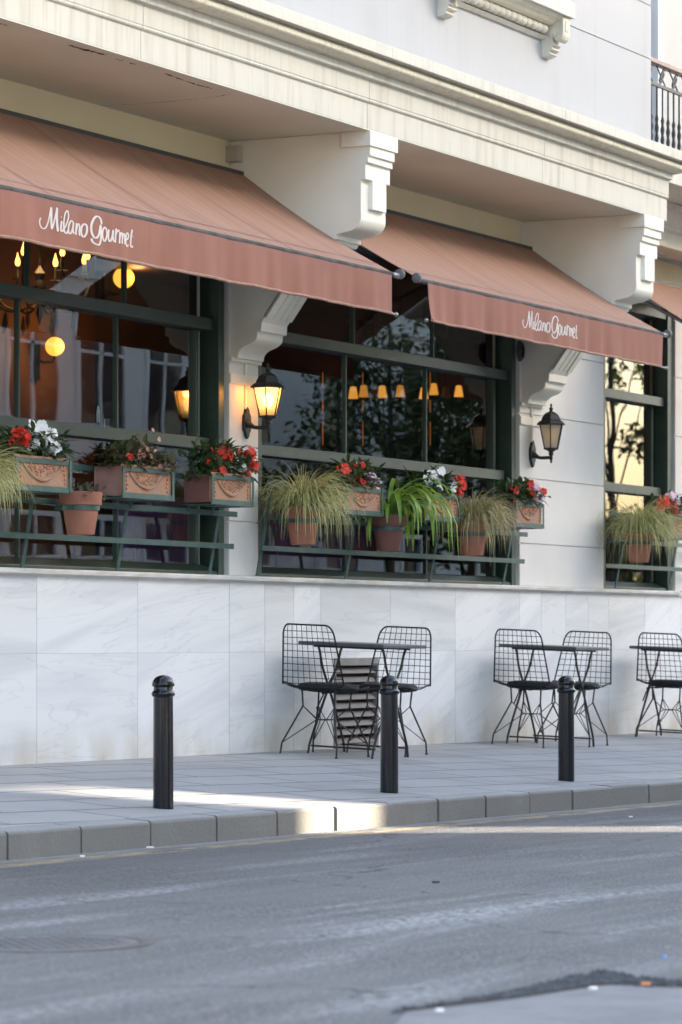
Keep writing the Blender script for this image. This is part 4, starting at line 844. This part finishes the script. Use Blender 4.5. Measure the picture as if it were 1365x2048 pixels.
for tx_, tl in ((18.90, 'black square folding table nearest the camera, in front of the wall vent'), (22.0, 'black square folding table behind the farthest bollard'), (24.5, 'black square folding table cut by the right edge of the photo')):
    place(t0, 't', tx_, TY, 0, tl, 'table', 'folding cafe tables along the marble wall')
for cx_, cy_, rz, cl_ in ((18.60, -.33, .0, 'wire chair to the left of the nearest table, by the wall vent'), (19.36, -.40, math.pi+.14, 'wire chair to the right of the nearest table, partly behind the middle bollard'),
                          (21.75, -.37, .0, 'wire chair to the left of the second table'), (22.36, -.44, math.pi+.10, 'wire chair to the right of the second table, behind the farthest bollard'),
                          (24.41, -.40, .0, 'wire chair at the third table, cut by the right edge')):
    place(c0, 'c', cx_, cy_, rz, cl_, 'chair', 'black wire chairs at the cafe tables')
# ================================================================ small things on the road
p = PG(97, 1888, road); R0 = .30; o = Vector((p.x, p.y, road(p.x, p.y)))
root = empty('manhole_cover', o, label='round iron manhole cover in the road, cut by the left edge', cat='manhole cover')
MB().lathe([(R0, -.01), (R0, .004), (R0-.03, .004), (R0-.035, .0)], (0, 0, 0), 48).build('frame_ring', mat('worn_iron', (.12, .11, .11), (.10, .095, .10), 12, rough=.6, metal=.3, bump=.3), root, smooth=True)
b = MB(); b.lathe([(R0-.042, -.01), (R0-.042, .003)], (0, 0, 0), 48)
for i in range(-5, 6):
    for j in range(-5, 6):
        if math.hypot(i, j) < 5: b.box(i*.048-.015, i*.048+.015, j*.048-.015, j*.048+.015, .002, .0055)
b.build('cover', mat('cover_iron', (.15, .15, .155), (.11, .11, .115), 9, rough=.6, metal=.2, bump=.3), root)
root.rotation_euler = (math.radians(.55)*-1, math.radians(.37), 0)
ORG = mat('filter_orange', (.65, .28, .10), rough=.8); BLU = mat('blue_plastic', (.05, .35, .75), rough=.5)
for i, (x, y, L, a, m_, nm, lb) in enumerate([(165, 1716, .035, .3, WHITEP, 'cigarette_butt', 'white cigarette butt in the gutter below the second kerb joint from the left'), (301, 1698, .06, -.1, WHITEP, 'cigarette_butt', 'long white cigarette butt lying against the kerb below the nearest bollard'),
        (872, 1768, .05, .2, IRON, 'litter_scrap', 'dark scrap lying in the middle of the road'), (1262, 1636, .04, .3, WHITEP, 'cigarette_butt', 'white cigarette butt in the gutter near the right edge'),
        (1187, 1986, .035, .2, WHITEP, 'cigarette_butt', 'white cigarette butt on the corner of the concrete patch'), (1292, 1977, .04, 0, ORG, 'cigarette_butt', 'orange cigarette filter on the edge of the concrete patch'),
        (1330, 1919, .035, 1.2, BLU, 'plastic_scrap', 'small blue plastic scrap on the asphalt above the concrete patch'), (880, 2031, .03, .1, WHITEP, 'paper_scrap', 'small white scrap at the left tip of the concrete patch')]):
    q = PG(x, y, road); z = road(q.x, q.y)+.0075+(.004 if x > 860 and y > 1970 else 0); d = Vector((math.cos(a), math.sin(a), 0)); d = Vector((SP*d.x+CP*d.y, -CP*d.x+SP*d.y, 0)); c = Vector((q.x, q.y, z))
    L *= .58; b = MB(c); b.tube([c-d*L/2, c-d*L*.3, c+d*L*.35, c+d*L/2], [.0032, .0040, .0038, .0030], 8); tag(b.build(nm, m_, smooth=True), lb, 'litter')
# ================================================================ lamps and furniture inside
BULB = emis('candle_bulb', (1, .50, .09), .9)
ch = P(80, 560, 4.0)
o = ch; root = empty('chandelier', o, label='dark candle chandelier with glowing bulbs seen through the upper left window', cat='chandelier')
b = MB(o); b.lathe([(.03, .8), (.012, .78), (.012, .1), (.05, .05), (.03, 0), (.06, -.06), (.05, -.12), (.015, -.2), (.03, -.26), (.004, -.36)], o, 12); b.build('stem', IRON, root, smooth=True)
arms = 8; RR = .40
for k in range(arms):
    t = 2*math.pi*k/arms+.25; d = Vector((math.cos(t), math.sin(t), 0))
    b = MB(o); b.tube(crom([o+Vector((0, 0, -.12)), o+d*.15+Vector((0, 0, -.24)), o+d*.32+Vector((0, 0, -.22)), o+d*.42+Vector((0, 0, -.06)), o+d*RR+Vector((0, 0, .04))], 5), .010, 6)
    c = o+d*RR; b.lathe([(.045, .04), (.05, .05), (.015, .055), (.014, .15)], c, 10); b.lathe([(.003, -.42), (.02, -.36), (.012, -.30), (.003, -.26)], o+d*.30, 6); ar = b.build('arm', IRON, root, smooth=True)
    MB(o).lathe([(.010, .15), (.020, .165), (.022, .185), (.014, .215), (.004, .245), (.002, .262)], c, 10).build('bulb', BULB, ar, smooth=True)
def plight(loc, e, col=(1, .55, .2), r=.1, parent=None, name='indoor_light'):
    l = bpy.data.lights.new(name, 'POINT'); l.energy = e; l.color = col; l.shadow_soft_size = r; o = bpy.data.objects.new(name, l); C.objects.link(o)
    if parent: o.parent = parent; o.location = Vector(loc)-parent.location
    else: o.location = loc
plight(o+Vector((0, 0, .12)), 2.6, parent=root)
GLOB = emis('globe_glass', (1, .48, .06), .28)
for (x, y, Y, rr, lb) in ((110, 693, 5.0, .082, 'glowing orange globe lamp on a bracket in the left window'), (248, 556, 5.9, .10, 'glowing orange globe lamp half hidden by a glazing bar in the upper left window')):
    c = P(x, y, Y); root = empty('globe_lamp', c, label=lb, cat='globe lamp', group='orange globe lamps in the dining room')
    MB(c).lathe([(rr*math.sin(math.pi*k/14)+.0005, -rr*math.cos(math.pi*k/14)) for k in range(15)], c, 20).build('globe', GLOB, root, smooth=True)
    b = MB(c); b.tube([c+Vector((0, 0, -rr)), c+Vector((0, .02, -rr-.05)), c+Vector((-.0, .12, -rr-.05)), c+Vector((0, .2, -rr))], .012, 6); b.box(c.x-.05, c.x+.05, c.y+.18, c.y+.22, c.z-.28, c.z+.05); b.build('bracket', IRON, root)
    plight(c+Vector((0, -.14, 0)), 1.3, parent=root)
g1 = P(110, 693, 5.0); bm().box(g1.x-6, P(185, 700, 5.25).x, 5.22, 5.32, .5, 4.25).build('panelled_wall', INT, bld)
SH = emis('pendant_shade', (1, .42, .06), .13)
SH2 = emis('pendant_shade', (1, .40, .06), .08); SH3 = emis('pendant_shade', (1, .40, .06), .17)
pend = [(707, 785), (728, 782), (748, 786), (765, 783), (801, 782), (848, 786), (868, 778), (892, 784), (918, 782)]
for i, (x, y) in enumerate(pend):
    c = P(x, y, 4.6); dim = i in (2, 7); root = empty('pendant_lamp', c, label='row of glowing woven cone pendant lamps deep inside the middle window', cat='pendant lamp', group='woven pendant lamps in the dining room')
    MB(c).lathe([(.050, -.06), (.030, .055), (.01, .06)], c, 12).build('shade', [SH, SH2, SH3][i % 3] if not dim else mat('dim_shade', (.35, .18, .05), rough=.7), root, smooth=True)
    MB(c).tube([c+Vector((0, 0, .06)), Vector((c.x, c.y, 4.24))], .003, 4).build('cord', IRON, root)
for i, (x, Y) in enumerate(((646, 3.0), (726, 3.6), (861, 2.4))):
    p0, p1 = P(x, 890, Y), P(x, 745, Y); b = MB(p0); b.tube([p0, p0.lerp(p1, .32)], .0055, 6).tube([p0.lerp(p1, .45), p0.lerp(p1, .62)], .0055, 6).tube([p0.lerp(p1, .8), p1], .0055, 6)
    tag(b.build('strip_lamp', emis('copper_strip', (1, .25, .03), .035)), ('thin orange vertical light strip, leftmost in the middle window', 'thin orange vertical light strip under the woven pendants', 'thin orange vertical light strip right of the middle in the middle window')[i], 'strip lamp', 'thin vertical light strips')
plight((21.0, 3.5, 2.6), 1.5, parent=None)  # added fill light for the dining room, no lamp hangs here
VIO = mat('purple_velvet', (.13, .04, .20), (.07, .02, .11), 2, rough=.7); TEAL = mat('teal_fabric', (.02, .22, .24), rough=.7); WOODW = mat('warm_wood', (.18, .08, .03), (.11, .05, .02), 6, st=(1, 1, .1), rough=.4)
def sofa(x0, x1, y, label, m=VIO):
    o = Vector(((x0+x1)/2, y, .5)); root = empty('sofa', o, label=label, cat='sofa', group='sofas in the dining room')
    MB(o).box(x0, x1, y, y+.6, .55, .95).build('seat', m, root, bevel=.04, seg=3); MB(o).box(x0, x1, y+.6, y+.8, .55, 1.72).build('backrest', m, root, bevel=.05, seg=3)
    b = MB(o)
    for xx in (x0+.08, x1-.08):
        for yy in (y+.08, y+.7): b.box(xx-.02, xx+.02, yy-.02, yy+.02, .5, .56)
    b.build('foot', IRON, root)
sofa(18.6, 20.6, .5, 'purple velvet sofa behind the glass at the left of the middle window'); sofa(20.9, 22.3, .5, 'purple velvet sofa behind the glass at the right of the middle window')
def dtable(x, y, label):
    o = Vector((x, y, .5)); root = empty('dining_table', o, label=label, cat='table', group='dining tables inside'); b = MB(o); b.box(x-.4, x+.4, y-.35, y+.35, 1.23, 1.26); b.build('tabletop', WOODW, root, bevel=.005)
    b = MB(o); b.lathe([(.25, .0), (.25, .02), (.03, .05), (.03, .73)], o, 16); b.build('pedestal', IRON, root, smooth=True)
    return o
for i, (x, y, lb) in enumerate(((15.6, .75, 'wooden dining table just inside the leftmost window'), (17.0, .75, 'wooden dining table inside the first window beside its right jamb'), (24.8, .8, 'wooden dining table inside the narrow right window'))): dtable(x, y, lb)
for (x, y, lb) in ((15.7, 1.9, 'wooden dining chair inside, left of the two seen through the leftmost window'), (16.9, 2.0, 'wooden dining chair inside, right of the two seen through the leftmost window')):
    o = Vector((x, y, .5)); root = empty('dining_chair', o, label=lb, cat='chair', group='dining chairs inside'); MB(o).box(x-.2, x+.2, y-.2, y+.2, .92, .96).build('seat', WOODW, root, bevel=.01)
    b = MB(o)
    for q in (-.15, -.05, .05, .15): b.box(x+q-.012, x+q+.012, y+.17, y+.20, .96, 1.42)
    b.box(x-.2, x+.2, y+.165, y+.205, 1.40, 1.50); b.build('backrest', WOODW, root)
    for sx in (-1, 1):
        for sy in (-1, 1): MB(o).tube([(x+sx*.17, y+sy*.17, .92), (x+sx*.18, y+sy*.18, .5)], .015, 6).build('leg', WOODW, root)
# small salt pots on the inner ledge
for (x, y, m_, lb) in ((214, 852, ALU, 'small steel pot on the sill inside the left window'), (197, 842, WHITEP, 'thin glass shaker on the sill inside the left window')):
    c = P(x, y+3, .22); MBo = MB(c); MBo.lathe([(.013, 0), (.016, .02), (.017, .05), (.012, .055)] if m_ is ALU else [(.010, 0), (.010, .07), (.006, .085), (.004, .1)], c, 12); tag(MBo.build('table_pot', m_, smooth=True), lb, 'small pot')
# ================================================================ the other side of the street (seen mirrored in the glass)
OG = road(20, FARY)+.12
PALE = mat('pale_facade', (.72, .71, .67), (.62, .61, .57), 1.5, rough=.8); BEI = mat('beige_facade', (.66, .60, .49), (.58, .53, .44), 1.5, rough=.8); OCH = mat('ochre_facade', (.52, .42, .28), rough=.8)
DG = mat('dark_pane', (.03, .035, .045), rough=.08, coat=.5); WF = mat('white_frame', (.72, .72, .70), rough=.6)
def house(x0, x1, h, m, label, fl=3.2, bay=2.6, y1=None):
    Y = FARY-2.2; o = Vector(((x0+x1)/2, Y, OG)); root = empty('townhouse', o, label=label, cat='building', group='buildings across the street')
    MB(o).box(x0, x1, (Y-9) if y1 is None else y1, Y, OG-.6, h).build('wall', m, root)
    MB(o).box(x0-.05, x1+.05, Y+.003, Y+.35, h-.5, h-.1).build('cornice', WF, root)
    z = OG+.9; first = True
    while z+2 < h-.6:
        n = max(1, int((x1-x0)/bay))
        for i in range(n):
            cx = x0+(x1-x0)*(i+.5)/n; hw = .62; w1 = z+1.75
            fr = MB(o).box(cx-hw-.14, cx+hw+.14, Y+.002, Y+.07, w1, w1+.16).box(cx-hw-.12, cx-hw, Y+.002, Y+.06, z, w1).box(cx+hw, cx+hw+.12, Y+.002, Y+.06, z, w1).box(cx-hw-.16, cx+hw+.16, Y+.002, Y+.12, z-.1, z).box(cx-.03, cx+.03, Y+.03, Y+.07, z, w1).box(cx-hw, cx+hw, Y+.03, Y+.07, z+1.1, z+1.15).build('window', WF, root)
            MB(o).box(cx-hw, cx+hw, Y+.004, Y+.02, z, w1).build('pane', DG, fr)
        z += fl
        MB(o).box(x0, x1, Y+.003, Y+.10, z-.95, z-.8).build('string_course', WF, root)
# the sun finds one narrow passage between two of the houses
sA = P(685, 1640, KY); sdir = Vector((SP, -CP, 0)); tY = (FARY-2.2-KY)/sdir.y; gx = sA.x+sdir.x*(-1)*(-tY)
gx = sA.x+sdir.x*tY
GAPW = .74
lean = sdir.x/(-sdir.y)
def skew_house(x0, x1, h, m, label, left_skew, right_skew):
    # like house() but its side walls run parallel to the passage
    Y = FARY-2.2; D = 9; o = Vector(((x0+x1)/2, Y, OG)); root = empty('townhouse', o, label=label, cat='building', group='buildings across the street')
    MB(o).prism([(x0, Y), (x1, Y), (x1+(lean*D if right_skew else 0), Y-D), (x0+(lean*D if left_skew else 0), Y-D)], OG-.6, h, 'z').build('wall', m, root)
    MB(o).box(x0, x1, Y+.003, Y+.35, h-.5, h-.1).build('cornice', WF, root); z = OG+.9
    while z+2 < h-.6:
        n = max(1, int((x1-x0)/2.6))
        for i in range(n):
            cx = x0+(x1-x0)*(i+.5)/n; hw = .62; w1 = z+1.75
            fr = MB(o).box(cx-hw-.14, cx+hw+.14, Y+.002, Y+.07, w1, w1+.16).box(cx-hw-.16, cx+hw+.16, Y+.002, Y+.12, z-.1, z).box(cx-.03, cx+.03, Y+.03, Y+.07, z, w1).build('window', WF, root)
            MB(o).box(cx-hw, cx+hw, Y+.004, Y+.02, z, w1).build('pane', DG, fr)
        z += 3.2
GH = 12.0
skew_house(9.5, gx-GAPW/2, GH, BEI, 'beige townhouse across the street left of the passage', False, True)
skew_house(gx+GAPW/2, gx+14, GH, PALE, 'pale townhouse across the street right of the passage, mirrored in the glass', True, False)
# unseen arch added over the passage to end the sun streak on the pavement
tB = P(70, 1598, -2.2); pass
hz = lambda p: p.z+((FARY-2.2-p.y)/-sdir.y*-1 if False else ((p.y-(FARY-2.2))/(-sdir.y)))*math.tan(SUN_EL)
lo_pt = PG(90, 1598, pave); ZARCH = hz(lo_pt)
o = Vector((gx, FARY-2.2, ZARCH)); MB(o).box(gx-GAPW/2-.4, gx+GAPW/2+.6, FARY-2.6, FARY-2.25, ZARCH+.25, GH-.2).build('sun_cutoff_arch', BEI)
tag(bpy.data.objects['sun_cutoff_arch'], 'unseen arch added over the passage across the street to cut off the sun streak', 'arch')
house(gx+14.2, gx+24, 10.8, WF, 'white townhouse across the street with tall windows, mirrored in the left window', bay=1.9)
house(gx+24.3, gx+37, 8.0, PALE, 'pale grey house mirrored behind the trees in the middle window')
house(90, 112, 7, OCH, 'low ochre building far down the street')
def tree(x, y, h, rad, seed, label, n=6000):
    r = random.Random(seed); o = Vector((x, y, OG)); root = empty('street_tree', o, label=label, cat='tree', group='street trees down the road')
    b = MB(o); b.tube([o, o+Vector((.05, 0, h*.3)), o+Vector((-.05, .1, h*.6)), o+Vector((.1, 0, h*.85))], [.11, .09, .06, .02], 8)
    cl = []
    for i in range(11):
        a = r.uniform(0, 6.28); q = o+Vector((math.cos(a)*rad*r.uniform(.3, .85), math.sin(a)*rad*r.uniform(.3, .85), h*r.uniform(.45, .98))); cl.append((q, rad*r.uniform(.28, .5))); s_ = o+Vector((0, 0, h*r.uniform(.28, .55))); b.tube([s_, s_.lerp(q, .55)+Vector((0, 0, -.1)), q], [.025, .018, .008], 5)
    b.build('trunk', BARK, root, smooth=True); b = MB(o)
    for i in range(n):
        q, rr = r.choice(cl); d = Vector((r.gauss(0, 1), r.gauss(0, 1), r.gauss(0, .8))).normalized()*rr*r.random()**.4; s_ = r.uniform(.05, .10)
        leaf(b, q+d, Vector((r.gauss(0, 1), r.gauss(0, 1), r.gauss(-.2, .6))), Vector((r.gauss(0, .3), r.gauss(0, .3), 1)), s_*1.6, s_)
    b.build('crown', TREEL, root)
tree(46.5, -13.0, 6.8, 2.1, 1, 'leafy street tree mirrored as a dark crown in the middle window'); tree(50.3, -13.4, 5.5, 1.6, 2, 'smaller street tree mirrored in the middle window')
tree(62, -15, 3.1, 1.5, 3, 'low bushy tree far down the street, mirrored low in the right window', 4000); tree(66, -17, 3.3, 1.8, 4, 'bushy tree at the far end of the street', 4000)
tree(58.0, -14.0, 8.8, 1.3, 6, 'tall street tree far down the road, mirrored above the right window transom', 2600)
